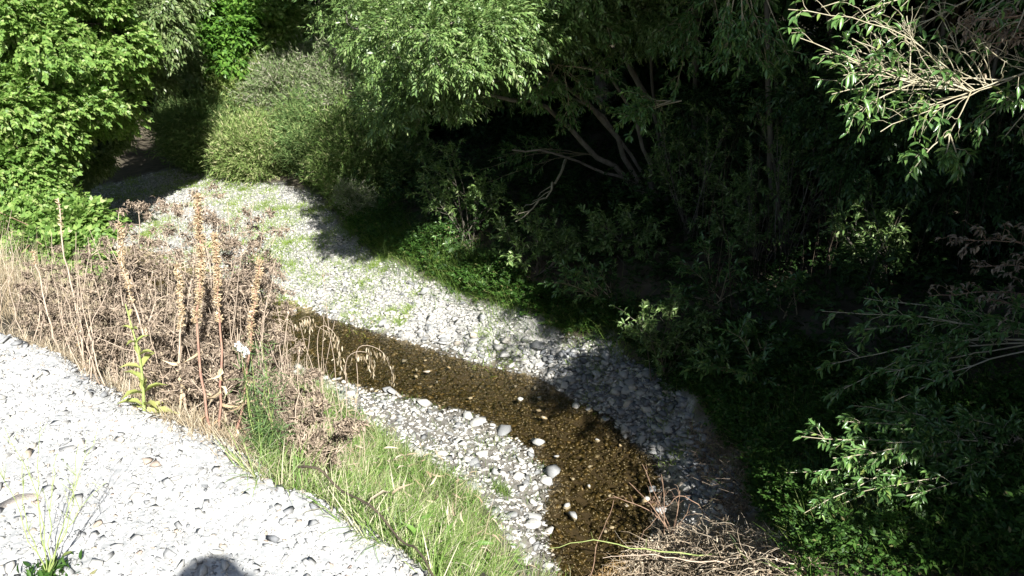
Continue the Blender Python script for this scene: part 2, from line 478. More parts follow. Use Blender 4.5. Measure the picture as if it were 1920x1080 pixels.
# gravel zone for the sheet's colour
BAR_PX = [(250, 335), (330, 318), (420, 330), (520, 345), (600, 368), (650, 440), (700, 480), (800, 520), (850, 556), (960, 592), (1040, 622), (1160, 650), (1240, 700), (1300, 780), (1370, 870), (1400, 960), (1330, 1030), (1240, 1040), (1285, 950), (1265, 870), (1185, 830), (1150, 785), (1080, 755), (1000, 705), (900, 685), (700, 622), (600, 592), (470, 548), (390, 524), (290, 492), (180, 462), (60, 430), (40, 385), (140, 360)]
bar_poly = gpoly(BAR_PX)
STRIP_PX = [(560, 690), (690, 728), (800, 752), (870, 772), (940, 803), (1010, 860), (1035, 905), (1022, 960), (1035, 1030), (1050, 1090), (980, 1060), (930, 980), (860, 900), (760, 850), (690, 800), (620, 740), (540, 700)]
strip_poly = gpoly(STRIP_PX)
def zone(poly, soft):
    f = GX.ravel(), GY.ravel()
    i = inpoly(*f, poly); pl = list(poly) + [poly[0]]
    d = dist_poly(*f, pl) * np.where(i, 1, -1) + fbm(f[0] * 3, f[1] * 3, 21) * soft * 1.5
    return np.clip(d / soft + .5, 0, 1)
a = Acc()
nI, nJ = len(gx), len(gy)
I, J = np.meshgrid(np.arange(nI - 1), np.arange(nJ - 1), indexing='ij')
k = (I * nJ + J).ravel()
a.add(np.c_[GX.ravel(), GY.ravel(), GZ.ravel()], None, np.c_[k, k + nJ, k + nJ + 1, k + 1])
mg, t, b = newmat('ground_earth')
def att(n):
    q = t.nodes.new('ShaderNodeAttribute'); q.attribute_name = n; return q.outputs['Fac']
soil = ramp(t, [(.3, (.045, .037, .025)), (.55, (.09, .075, .05)), (.75, (.13, .12, .07))], noise(t, 6, 6))
vo = t.nodes.new('ShaderNodeTexVoronoi'); vo.inputs['Scale'].default_value = 38
tc = t.nodes.new('ShaderNodeTexCoord'); t.links.new(tc.outputs['Object'], vo.inputs['Vector'])
sep = t.nodes.new('ShaderNodeSeparateColor'); t.links.new(vo.outputs['Color'], sep.inputs[0])
grav = ramp(t, [(0, (.20, .195, .18)), (.5, (.36, .355, .33)), (1, (.50, .49, .46))], sep.outputs[0])
vo2 = t.nodes.new('ShaderNodeTexVoronoi'); vo2.inputs['Scale'].default_value = 75
t.links.new(tc.outputs['Object'], vo2.inputs['Vector'])
sep2 = t.nodes.new('ShaderNodeSeparateColor'); t.links.new(vo2.outputs['Color'], sep2.inputs[0])
padc = ramp(t, [(0, (.33, .34, .34)), (.5, (.45, .455, .445)), (1, (.55, .55, .53))], sep2.outputs[0])
bed = ramp(t, [(.3, (.022, .018, .012)), (.6, (.05, .04, .024)), (.8, (.085, .065, .035))], noise(t, 14, 6))
c = mixc(t, soil, grav, att('gravel'))
c = mixc(t, c, bed, att('bed'))
c = mixc(t, c, padc, att('pad'))
t.links.new(c, b.inputs['Base Color'])
b.inputs['Roughness'].default_value = .9
bump(t, b, vo2.outputs['Distance'], -.6, .012)
me = a.mesh('ground', mg, smooth=True)
for nm, v in (('gravel', np.maximum(zone(bar_poly, .25), zone(strip_poly, .2) * .35)), ('bed', zone(water_poly, .12)), ('pad', np.clip(zone(pad_poly, .3) * 2.2, 0, 1))):
    at = me.attributes.new(nm, 'FLOAT', 'POINT'); at.data.foreach_set('value', v.astype(np.float32))
o = bpy.data.objects.new('ground', me); COL.objects.link(o); tag(o, kind='structure')

# ------------------------------------------------------------------ water
mw, t, b = newmat('creek_water')
b.inputs['Base Color'].default_value = (.02, .018, .01, 1)
tr = t.nodes.new('ShaderNodeBsdfTransparent'); tr.inputs[0].default_value = (.90, .82, .66, 1)
gl = t.nodes.new('ShaderNodeBsdfGlossy'); gl.inputs['Roughness'].default_value = .04
fr = t.nodes.new('ShaderNodeLayerWeight'); fr.inputs['Blend'].default_value = .5
pw = t.nodes.new('ShaderNodeMath'); pw.operation = 'POWER'; pw.inputs[1].default_value = 5; t.links.new(fr.outputs['Facing'], pw.inputs[0])
ma = t.nodes.new('ShaderNodeMath'); ma.operation = 'MULTIPLY_ADD'; ma.inputs[1].default_value = .95; ma.inputs[2].default_value = .07; t.links.new(pw.outputs[0], ma.inputs[0])
bp = t.nodes.new('ShaderNodeBump'); bp.inputs['Strength'].default_value = .8; bp.inputs['Distance'].default_value = .012
t.links.new(noise(t, 14, 5, .65), bp.inputs['Height'])
t.links.new(bp.outputs[0], gl.inputs['Normal']); t.links.new(bp.outputs[0], fr.inputs['Normal'])
ms = t.nodes.new('ShaderNodeMixShader')
t.links.new(ma.outputs[0], ms.inputs[0]); t.links.new(tr.outputs[0], ms.inputs[1]); t.links.new(gl.outputs[0], ms.inputs[2])
t.links.new(ms.outputs[0], t.nodes['Material Output'].inputs[0])
a = Acc()
n = len(nearw); wn, wf = np.array(nearw), np.array(farw)
wm = []
NW = 80
A_, B_ = spline(np.c_[wn, np.zeros(len(wn))], NW), spline(np.c_[wf, np.zeros(len(wf))], NW)
rows = []
for i in range(NW):
    d = unit(B_[i] - A_[i]) * .35
    rows.append(np.linspace(A_[i] - d, B_[i] + d, 6))
rows = np.array(rows)
k = (np.arange(NW - 1)[:, None] * 6 + np.arange(5)[None]).ravel()
a.add(rows.reshape(-1, 3) + [0, 0, -.005], None, np.c_[k, k + 6, k + 7, k + 1])
o = a.build('water', mw, smooth=True); tag(o, kind='structure')

# ------------------------------------------------------------------ gravel (stuff)
ROCKS = [rock_t(9, (1, .75, .42), s, 2.5) for s in range(8)] + [rock_t(9, (1, .6, .28), 20 + s, 2.5) for s in range(5)]
BIGR = [rock_t(11 + 2 * (s % 3), (1, .82, .6), 50 + s, 2.3) for s in range(9)]
def strew(name, poly, n, smin, smax, mat, sink=.25, power=2.2, label=None, cat=None, tilt=.5, pts=None):
    q = scatter(poly, n) if pts is None else pts
    n = len(q)
    p = on(q)
    s = smin + (smax - smin) * rng.uniform(0, 1, n) ** power
    a = Acc()
    idx = rng.integers(0, len(ROCKS), n)
    yaw = rng.uniform(0, 2 * math.pi, n)
    d = np.c_[np.cos(yaw), np.sin(yaw), rng.normal(size=n) * tilt * .5]
    for k, r in enumerate(ROCKS):
        m = idx == k
        a.inst(r, frames(d[m], tilt), p[m] + np.c_[np.zeros(m.sum()), np.zeros(m.sum()), s[m] * .45 - s[m] * sink * 1.3], s[m])
    o = a.build(name, mat)
    tag(o, label, cat, kind='stuff')
    return o
vis_pad = [(-3.4, 4.6), (-3.6, .8), (-.4, .5), (1.0, .6), (.25, 1.5)] + [tuple(P(q, r, PADZ)[:2]) for q, r in PAD_PX[::-1]]
strew('gravel', vis_pad, 34000, .003, .012, M_PAD, .2, 1.6, 'loose pale crushed stone covering the raised track at lower left', 'gravel')
strew('coarse_gravel', vis_pad, 5200, .009, .034, M_PAD, .16, 3.2, 'angular pale grey stone chips strewn over the raised track', 'gravel')
strew('gravel', bar_poly, 32000, .009, .045, M_BAR, .2, 2.2, 'grey river shingle of the bar beyond the creek', 'gravel')
strew('gravel', strip_poly, 2300, .008, .045, M_BAR, .2, 2.0, 'grey shingle strip between the grass bank and the creek', 'gravel')
bq = scatter([tuple(v) for v in water_poly], 34000)
strew('pebbles', None, 0, .009, .062, M_BED, .3, 3.0, 'brown pebbles on the bed of the shallow creek', 'pebbles', pts=bq[bq[:, 1] < 17])
cb_poly = gpoly([(520, 545), (640, 500), (800, 530), (950, 595), (1080, 630), (1160, 660), (1240, 705), (1265, 860), (1185, 825), (1080, 750), (1000, 700), (900, 680), (700, 618), (600, 588)])
strew('cobbles', cb_poly, 900, .03, .085, M_BAR, .2, 2.4, 'pale broken cobbles on the far bar towards the water', 'cobbles')
strew('cobbles', bar_poly, 500, .025, .06, M_BAR, .2, 2.4, 'scattered cobbles over the whole far bar', 'cobbles')
strew('cobbles', strip_poly, 420, .025, .075, M_BAR, .2, 2.0, 'broken cobbles on the near shingle strip', 'cobbles')
eln = spline(np.array([P(q, r, PADZ) for q, r in PAD_PX]), 600)
q = eln[rng.integers(0, 600, 9000)][:, :2] + np.c_[rng.uniform(-.05, .10, 9000), rng.uniform(-.05, .14, 9000)] * rng.uniform(0, 1, (9000, 1))
strew('gravel', None, 0, .004, .022, M_PAD, .2, 2.2, 'crumbling crushed stone along the lip of the raised track', 'gravel', pts=q)
both = [spline(np.c_[np.array(l_), np.zeros(len(l_))], 900) for l_ in (nearw, farw)]
for l_, s_, lb in ((both[0], 1, 'dark wet stones along the near margin of the creek'), (both[1], -1, 'dark wet stones along the far margin of the creek')):
    t_ = unit(np.gradient(l_, axis=0)); n_ = np.c_[t_[:, 1], -t_[:, 0]] * -s_
    k = rng.integers(0, 900, 3800)
    q = l_[k][:, :2] - n_[k] * rng.normal(0, .07, (3800, 1))
    strew('wet_stones', None, 0, .008, .04, M_WET, .2, 2.0, lb, 'wet stones', pts=q[q[:, 1] < 17])
# big angular stones heaped in shade on the far bank
heap = gpoly([(1000, 650), (1120, 655), (1230, 690), (1300, 770), (1380, 880), (1370, 980), (1290, 940), (1265, 870), (1185, 830), (1150, 785), (1060, 735)])
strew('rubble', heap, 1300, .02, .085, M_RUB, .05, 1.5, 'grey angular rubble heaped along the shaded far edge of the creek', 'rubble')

# ------------------------------------------------------------------ single stones
flake_meshes = []
for k in range(6):
    a = Acc(); a.add(*rock_t(8, (1, .75, .4), 90 + k, 3)); flake_meshes.append(a.mesh('stone', M_PADSTONE))
rock_meshes = []
for k, r in enumerate(BIGR):
    a = Acc(); a.add(*r); rock_meshes.append(a.mesh('stone', M_STONE))
def stone(px, py, wpx, label, group=None, pos=None, size=None, k=None, sq=(1, 1, 1), lift=.28, flake=False):
    p = G(px, py) if pos is None else pos
    s = wpx / F * np.linalg.norm(p - [0, 0, CAMZ]) / 1.75 if size is None else size
    o = bpy.data.objects.new('stone', flake_meshes[int(rng.integers(0, 6))] if flake else rock_meshes[int(rng.integers(0, 9)) if k is None else k])
    COL.objects.link(o)
    o.scale = (s * sq[0], s * sq[1], s * sq[2])
    zz = float(hz(p[0], p[1]))
    o.location = (p[0], p[1], zz + s * lift if zz > 0 else max(zz, -.035) + s * max(lift, .5) * sq[2])
    o.rotation_euler = (rng.uniform(-.35, .35), rng.uniform(-.35, .35), rng.uniform(0, 6.28))
    tag(o, label, 'stone', group)
    return o
GS = 'single stones beside the creek'
for q in [(1038, 897, 38, 'wedge shaped grey stone standing at the near water edge', (1, .9, 1.1)),
          (1007, 838, 34, 'pale pointed stone on the near gravel just above the grey wedge stone', (1, .7, .9)),
          (795, 762, 38, 'broad flat topped pale stone on the near bank by the upstream water', (1, .9, .7)),
          (1172, 818, 26, 'rounded bright stone standing in dark water near the far bank, left of its darker twin', (1, 1, 1.5)),
          (1206, 832, 24, 'grey upright stone in dark water right of the rounded bright stone', (1, 1, 1.5)),
          (1079, 769, 22, 'small pale stone alone in the creek near the far shingle', (1, .8, .9)),
          (1066, 740, 18, 'round pale stone touching the far water edge', (1, 1, 1.1)),
          (795, 550, 32, 'large rounded grey boulder on the far shingle by the grass edge', (1, .9, .9)),
          (552, 590, 16, 'small white stone lying in the upstream shallows', (1, .8, .8)),
          (802, 711, 26, 'flat brown stone barely breaking the water upstream', (1, .8, .4)),
          (975, 768, 14, 'small pale cube of rock in mid stream', (1, 1, 1)),
          (1074, 985, 26, 'light grey flat stone in the creek near the lower bank', (1, .7, .7)),
          (1062, 962, 17, 'small round stone just upstream of the light grey flat stone', (1, 1, 1)),
          (1208, 948, 22, 'white wet stone gleaming in the lower creek', (1, .8, .7)),
          (1000, 975, 44, 'large slab of grey stone half sunk beside the green grass bank', (1, .8, .5)),
          (997, 990, 40, 'weathered slab below the large grey slab at the foot of the grass', (1, .8, .5)),
          (1030, 1000, 26, 'tan flat stone on the near water margin', (1, .8, .5)),
          (945, 815, 40, 'long pale slab across the middle of the near shingle', (1, .7, .5)),
          (897, 798, 40, 'pale broken slab at the upper end of the near shingle', (1, .8, .5)),
          (885, 872, 32, 'blocky white stone in the middle of the near shingle', (1, .8, .6)),
          (905, 855, 34, 'grey flat stone next to the blocky white stone', (1, .8, .5)),
          (835, 640, 34, 'pale flat stone at the far waterline halfway along the bar', (1, .7, .6)),
          (880, 660, 34, 'long white stone at the far waterline', (1, .6, .6)),
          (718, 610, 30, 'bright pale stone on the upstream far waterline', (1, .8, .7)),
          (905, 602, 26, 'upright pale rock standing on the far shingle', (1, .8, 1.1)),
          (948, 670, 30, 'blue grey rounded rock on the far bar near the water', (1, .9, .8)),
          (1170, 712, 34, 'pale sunlit rock among the shaded rubble', (1, .9, .8)),
          (1200, 706, 32, 'broad sunlit rock right of the pale rock in the rubble', (1, .8, .7)),
          (1010, 655, 36, 'grey half shaded boulder on the far bar', (1, .8, .8)),
          (1137, 675, 34, 'dark boulder under the trees on the bar', (1, .8, .8)),
          (1178, 762, 34, 'large dark rounded boulder in the rubble near the water', (1, .9, .9)),
          (145, 376, 26, 'pale boulder at the shaded upstream end of the creek', (1, .8, .8)),
          (1222, 925, 24, 'pale stone beside the bare red twigs at the waterside', (1, .8, .7)),
          (1240, 960, 30, 'tan stone leaning at the foot of the brush pile', (1, .8, .8))]:
    stone(q[0], q[1], q[2], q[3], sq=q[4])
for q in [(118, 798, 40, 'pale square block of rock on the raised gravel track'), (130, 850, 44, 'reddish grey flat rock in the foreground gravel'), (12, 640, 40, 'grey block at the far corner of the raised track'),
          (30, 950, 70, 'purplish slab at the left margin of the foreground gravel')]:
    stone(q[0], q[1], q[2], q[3], sq=(1, .8, .8), lift=.02, flake=True)
for n_, (px_, py_) in enumerate([(70, 720), (240, 700), (160, 760), (330, 830), (90, 900), (210, 880), (300, 940), (380, 900), (260, 1010), (450, 1000), (530, 960), (40, 1040), (150, 940), (420, 860), (620, 1020), (20, 860)]):
    stone(px_ + rng.uniform(-12, 12), py_ + rng.uniform(-12, 12), rng.uniform(22, 36), 'flat pale stone flake lying loose on the raised gravel track', 'stone flakes on the raised track', sq=(1, .8, .8), lift=.02, flake=True)
def many(poly, n, s0, s1, label, group, lift=.25):
    for q in scatter(poly, n):
        p = np.array([q[0], q[1], hz(q[0], q[1])])
        u = rng.uniform() ** 1.8
        fl = rng.uniform(.5, .95)
        near = ('near the brush pile end', 'halfway along', 'at the upstream end')[int(np.searchsorted(np.quantile(np.array(poly)[:, 1], [.3, .65]), q[1]))]
        word = ('smaller', 'medium', 'larger')[int(u > .15) + int(u > .5)] + (' flat' if fl < .72 else ' blocky')
        stone(0, 0, 0, word + ' ' + label + ', ' + near, group, pos=p, size=s0 + (s1 - s0) * u, sq=(1, rng.uniform(.6, 1), fl), lift=lift)
many(strip_poly, 85, .035, .105, 'stone on the near shingle', 'stones on the near shingle strip')
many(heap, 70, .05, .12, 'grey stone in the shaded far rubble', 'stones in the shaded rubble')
edgeband = gpoly([(640, 600), (800, 640), (900, 670), (1000, 690), (1100, 745), (1110, 720), (1000, 660), (880, 630), (760, 590), (660, 575)])
many(edgeband, 55, .04, .10, 'stone on the far waterline', 'stones along the far waterline')
wet = gpoly([(640, 650), (800, 680), (1000, 730), (1100, 790), (1220, 880), (1230, 960), (1180, 1010), (1070, 1020), (1060, 900), (960, 790), (800, 735), (690, 710)])
many(wet, 24, .025, .055, 'wet stone breaking the creek surface', 'stones standing in the creek', .55)

# ------------------------------------------------------------------ grass
BL = [blade_t(1, .017, b_) for b_ in (.25, .7, 1.2, 1.8)]
def grass(name, pts, hmin, hmax, mat, label, cat='grass', parent=None, width=1.0, lean=.35, leand=None, kind='stuff'):
    n = len(pts)
    a = Acc()
    h = rng.uniform(hmin, hmax, n)
    yaw = rng.uniform(0, 2 * math.pi, n)
    d = np.c_[np.cos(yaw) * lean * rng.uniform(.1, 1, n), np.sin(yaw) * lean * rng.uniform(.1, 1, n), np.ones(n)]
    if leand is not None: d = d + np.array(leand)
    k = rng.integers(0, 4, n)
    up = np.c_[-np.cos(yaw), -np.sin(yaw), np.zeros(n)]
    for i in range(4):
        m = k == i
        s = h[m]
        sc = np.c_[s, s * width / max((hmin + hmax) * .5 / .3, .01) ** .5, s]
        a.inst(BL[i], frames(d[m], .5, up[m]), pts[m], sc)
    if parent is None:
        o = a.build(name, mat); tag(o, label, cat, kind=kind)
    else:
        o = a.build(name, mat, parent)
    return o
slope_px = [(560, 700), (690, 800), (760, 850), (860, 905), (930, 985), (980, 1060), (1060, 1100), (830, 1110), (760, 1035), (700, 985), (640, 940), (560, 900), (470, 865)]
slope = gpoly(slope_px)
def tufted(poly, nt, per, r, s=1):
    c_ = scatter(poly, nt); k = rng.integers(0, nt, nt * per)
    w_ = rng.uniform(.4, 1.5, nt)[k]
    o_ = rng.normal(size=(nt * per, 2)) * (r * w_)[:, None]
    dirs = rng.normal(size=(nt, 2))[k] * .25
    return on(c_[k] + o_), np.c_[o_ / r * .32 + dirs, np.zeros(nt * per)]
def clumped(poly, n, fr=2.5, th=.45, s=1):
    q = scatter(poly, n * 2)
    m = vnoise(q[:, 0] * fr, q[:, 1] * fr, s) + rng.uniform(-.25, .25, len(q)) > th
    return on(q[m][:n])
grass('grass', clumped(slope, 12000, 4, .3), .04, .15, M_GRASS, 'short mixed green and straw coloured grass on the bank below the raised track', width=.75, lean=1.2)
tp_, tl_ = tufted(slope, 260, 75, .05)
grass('grass', tp_, .07, .26, M_GRASS, 'leaning tufts of long green and bleached grass on the bank below the raised track', width=.75, lean=.45, leand=tl_)
grass('grass', clumped(strip_poly, 1800, 5, .62), .03, .10, M_GRASS_TUFT, 'short green grass between the near shingle stones', width=1.2, lean=.8)
grass('grass', clumped(bar_poly, 15000, 1.6, .58, 4), .03, .09, M_GRASS_TUFT, 'sparse green sprouts over the far gravel bar', width=1.6, lean=.9)
wedge_px = [(-60, 600), (60, 620), (190, 690), (330, 780), (470, 850), (600, 900), (650, 930), (600, 800), (560, 700), (440, 620), (300, 560), (150, 540), (0, 520), (-80, 530)]
weedy = gpoly(wedge_px)
grass('dry_grass', clumped(weedy, 9000, 3, .2), .15, .45, M_STRAW, 'straw coloured dead grass under the dry weeds along the track edge', 'dry grass', width=.6, lean=.7)
leftdry = gpoly([(-80, 560), (0, 600), (120, 640), (190, 680), (190, 560), (100, 500), (-80, 480)])
grass('dry_grass', clumped(leftdry, 5000, 3, .2), .35, .75, M_STRAW, 'tall pale dead grass at the left end of the track', 'dry grass', width=.45, lean=.45)
eln = spline(np.array([P(q, r, PADZ) for q, r in PAD_PX[:10]]), 400)
q = eln[rng.integers(0, 400, 7000)][:, :2] + np.c_[rng.uniform(-.03, .16, 7000), rng.uniform(-.05, .24, 7000)]
q = q[vnoise(q[:, 0] * 7, q[:, 1] * 7, 41) > .5]
grass('dry_grass', on(q), .03, .13, M_STRAW, 'fringe of short dead grass along the lip of the raised track', 'dry grass', width=.7, lean=1.0)
eln = spline(np.array([P(q, r, PADZ) for q, r in PAD_PX[8:]]), 400)
q = eln[rng.integers(0, 400, 5200)][:, :2] + np.c_[rng.uniform(-.05, .16, 5200), rng.uniform(-.05, .26, 5200)]
q = q[vnoise(q[:, 0] * 7, q[:, 1] * 7, 43) > .45]
grass('grass', on(q), .04, .2, M_GRASS, 'fringe of mixed grass along the lip of the track above the bank', width=.8, lean=1.0)
tp_, tl_ = tufted(bar_poly, 210, 170, .12)
grass('sprouts', tp_, .035, .10, leafmat('sprout_green', [(0, (.20, .33, .05)), (1, (.38, .48, .12))], .35, .5), 'bright yellow green sprouts in patches on the far gravel bar', 'sprouts', width=2.0, lean=.8, leand=tl_)
edge_px = [(560, 345), (620, 360), (660, 440), (720, 480), (820, 520), (870, 560), (980, 595), (1080, 625), (1160, 640), (1200, 600), (1000, 560), (900, 500), (800, 450), (700, 400), (640, 335)]
eg = gpoly(edge_px)
tp_, tl_ = tufted(eg, 200, 55, .12)
grass('grass', tp_, .10, .42, M_GRASS_TUFT, 'long green grass along the shaded edge of the gravel bar', width=.8, lean=.6, leand=tl_)
rb = gpoly([(1160, 640), (1250, 690), (1330, 780), (1400, 880), (1430, 960), (1500, 1100), (2000, 1100), (2000, 760), (1600, 700), (1400, 620)])

# ------------------------------------------------------------------ ground cover on the right bank
COV = [spray_t(8, .09, .040, .018, True, 1.0, 70 + s) for s in range(3)]
def cover(name, poly, n, mat, label, hmax=.22, th=.4, scale=(.6, 1.3), cat='undergrowth'):
    p = clumped(poly, n, 1.7, th, 8)
    n = len(p)
    p[:, 2] += rng.uniform(0, hmax, n) * vnoise(p[:, 0] * 3, p[:, 1] * 3, 5)
    a = Acc(); k = rng.integers(0, 3, n)
    d = rdir(n) * [1, 1, .5] + [0, 0, .4]
    s = rng.uniform(*scale, n)
    for i in range(3):
        m = k == i
        a.inst(COV[i], frames(d[m], .6), p[m], s[m])
    return tag(a.build(name, mat), label, cat, kind='stuff')
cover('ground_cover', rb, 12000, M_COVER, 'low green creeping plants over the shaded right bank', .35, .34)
tp_, tl_ = tufted(rb, 150, 45, .10)
grass('grass', tp_, .08, .30, M_GRASS_TUFT, 'dim grass tufts scattered over the shaded right bank', width=.8, lean=.7, leand=tl_)
edge2 = gpoly([(1210, 680), (1330, 765), (1395, 870), (1420, 970), (1500, 970), (1460, 850), (1390, 740), (1260, 650)])
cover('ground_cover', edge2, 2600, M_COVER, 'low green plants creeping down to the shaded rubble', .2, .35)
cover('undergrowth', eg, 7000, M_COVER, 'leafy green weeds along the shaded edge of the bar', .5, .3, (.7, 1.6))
und = [(-3.2, 14.5), (-1.2, 10.5), (1.0, 8.6), (2.0, 6.5), (4.5, 5), (9, 8), (9, 18), (2, 21), (-3.5, 19)]
cover('undergrowth', und, 24000, M_LEAF_SHADE, 'dark leafy undergrowth below the willows', 1.0, .12, (1.0, 2.2))

# ------------------------------------------------------------------ trees
SPR = {
    'bright': [spray_t(8, .26, .13, .085, True, 1.0, s) for s in range(4)],
    'mid': [spray_t(8, .26, .12, .06, True, 1.0, 10 + s) for s in range(4)],
    'willow': [spray_t(9, .26, .10, .034, True, .8, 20 + s) for s in range(4)],
    'vine': [spray_t(7, .16, .09, .08, True, 1.1, 30 + s) for s in range(3)],
    'roof': [spray_t(8, .34, .19, .09, True, 1.0, 40 + s) for s in range(3)],
    'broom': [],
}
for s in range(5):
    r_ = np.random.default_rng(s); a = Acc()
    for st in range(3):
        dd = unit(np.array([1, r_.normal() * .35, r_.normal() * .35])); L_ = r_.uniform(.2, .42)
        a.inst(blade_t(L_, .007, .3, 2), frames(dd[None]), np.zeros((1, 3)))
        for i in range(11):
            q = dd * L_ * r_.uniform(.2, 1); a.inst(blade_t(r_.uniform(.035, .085), .014, .5, 1), frames((dd + r_.normal(size=3) * .55)[None]), q[None])
    SPR['broom'].append((np.concatenate(a.V), np.concatenate(a.T), np.concatenate(a.Q)))

last_root = ['']
def crown(acc, blobs, kind, droop=.35, cull=None, subf=.30, kscale=1.0, outw=.6):
    ctrs = []
    for (c_, r_, n, kc) in blobs:
        c_, r_ = np.array(c_, float), np.array(r_, float)
        d = rdir(kc)
        cl = c_ + d * r_ * rng.uniform(.5, 1.0, (kc, 1))
        sr = subf * r_.mean() * rng.uniform(.6, 1.4, kc)
        i = rng.integers(0, kc, n)
        d2 = rdir(n)
        p = cl[i] + d2 * (sr[i] * rng.uniform(.35, 1.0, n))[:, None] * [1.1, 1.1, .8]
        dr = d2 * outw + d[i] * .45 + rdir(n) * .35 + [0, 0, -droop]
        if cull is not None:
            m = cull(p); p, dr = p[m], dr[m]
        m = p[:, 2] > hz(p[:, 0], p[:, 1]) + .03
        p, dr = p[m], dr[m]
        k = rng.integers(0, len(SPR[kind]), len(p))
        s = rng.uniform(.75, 1.25, len(p)) * kscale
        for q, tm in enumerate(SPR[kind]):
            w_ = k == q
            acc.inst(tm, frames(dr[w_], .9), p[w_], s[w_])
        ctrs.append((c_, cl))
    return ctrs
def tree(name, label, cat, base, trunks, blobs, kind, leafm, barkm=M_BARK, group=None, droop=.35, cull=None, subf=.3, kscale=1.0, nl=10, r=.1, limbr=.035, outw=.6, crown_name='crown'):
    base = np.array(base, float)
    root = thing(name, label, cat, base, group); last_root[0] = root.name
    tips = []
    for tr in trunks:
        p = spline(tr[0], 14); p[0] = tr[0][0]
        a = Acc(); tube(a, wobble(p, .012), tr[1], tr[2], 9); a.build('trunk', barkm, root, True)
        tips.append(p)
    allp = np.vstack(tips)
    ca = Acc(); ct = crown(ca, blobs, kind, droop, cull, subf, kscale, outw)
    la = Acc()
    for c_, cl in ct:
        j = np.argmin(np.linalg.norm(allp - c_, axis=1))
        sgm = allp[j]
        mid = (sgm + c_) / 2 + [0, 0, .12 * np.linalg.norm(c_ - sgm)]
        lm = wobble(spline([sgm, mid, c_], 8), .03); tube(la, lm, limbr * 1.2, limbr * .6, 6)
        for q in cl[:nl]:
            if cull is not None and not cull(q[None])[0]: continue
            s0 = lm[rng.integers(4, 8)]
            tube(la, wobble(spline([s0, (s0 + q) / 2 + rng.normal(size=3) * .1 + [0, 0, .1], q], 6), .02), limbr * .5, .005, 5)
    la.build('limbs', barkm, root, True)
    ca.build(crown_name, leafm, root)
    return root
def gb(x, y): return np.array([x, y, float(hz(x, y)) - .05])
def blob(px, py, y, rx, ry, rz, n, kc=40): return (D(px, py, y), (rx, ry, rz), n, kc)
def LINE(p):                                # leaves only where the grove's edge shades the bank, with small openings
    yl = p[:, 1] + 1.18 * (p[:, 2] - .3)
    c_ = p[:, 0] + .414 * p[:, 1]
    th = np.interp(yl, [4, 5.15, 5.5, 6.4, 7.4, 8.1, 8.4, 9.2, 9.5, 10, 12, 15, 20], [3.9, 4.05, 4.8, 4.5, 3.95, 3.8, 4.9, 4.9, 3.7, 3.4, 3.0, 2.6, 2.3])
    hole = (vnoise(c_ * 1.7 + 3, yl * 1.2, 31) > .74) & (yl < 13)
    return (c_ > th + .2 * np.sin(p[:, 1] * 2.3 + p[:, 2] * 1.7)) & ~hole

GB = 'trees beyond the gravel bar'
# left bank
b0 = gb(-8.6, 12.4)
tree('leafy_tree', 'bright yellow green broadleaf tree filling the upper left corner', 'tree', b0,
     [([b0, b0 + [.1, -.2, 1.8], b0 + [-.2, 0, 4.5]], .16, .07), ([b0 + [.1, 0, 0], b0 + [.8, -.4, 1.5], b0 + [1.6, -.8, 3.4]], .1, .05)],
     [blob(20, 40, 11, 1.0, .9, .9, 7800, 46), blob(-60, 200, 10.5, 1.0, .9, .9, 5600, 36), blob(60, 200, 11.2, .85, .8, .7, 6800, 44), blob(150, 70, 12, .8, .8, .9, 7000, 40), blob(105, 250, 12, .5, .6, .45, 3800, 28),
      blob(20, 310, 10.6, .75, .7, .5, 4600, 32), blob(110, 150, 12.6, 1.1, 1.1, 1.1, 5600, 34), (b0 + [-1, 0, 5.3], (2.6, 2.2, 1.6), 3200, 40), (b0 + [-1, 0, 8.3], (2.6, 2.4, 2.2), 3200, 40)], 'bright', M_LEAF_BRIGHT, nl=9, kscale=.5, subf=.34)
b0 = gb(-10.2, 17.0)
tree('overhanging_tree', 'grey green narrow leaved tree drooping over the dark opening upstream', 'tree', b0,
     [([b0, b0 + [.3, -.3, 1.8], b0 + [.8, -.6, 4.2]], .14, .06)],
     [blob(275, 30, 13.2, .7, .7, .6, 5000, 44), blob(192, 215, 14.6, .42, .5, .55, 2800, 26), blob(250, 120, 13.4, .5, .5, .4, 2600, 26), blob(150, 300, 14.0, .42, .45, .24, 2000, 20), blob(330, 100, 17.2, .6, .5, .5, 2800, 24), blob(250, -70, 14.0, 1.1, 1.0, .6, 2200, 30)],
     'willow', M_LEAF_OVER, nl=8, droop=.7, kscale=.9)
b0 = gb(-10.8, 13.2)
tree('low_bush', 'bright green bramble bush sprawling below the left tree', 'bush', b0, [([b0, b0 + [.3, -.5, .5], b0 + [.9, -1.2, .8]], .03, .02)],
     [blob(-20, 460, 9.2, .7, .6, .35, 2600), blob(140, 425, 10.2, .5, .5, .2, 1500), blob(50, 390, 10.8, .7, .6, .35, 2200), blob(90, 480, 8.6, .5, .4, .2, 1100)], 'bright', M_LEAF_BRIGHT, M_REDTWIG, limbr=.012, kscale=.58)
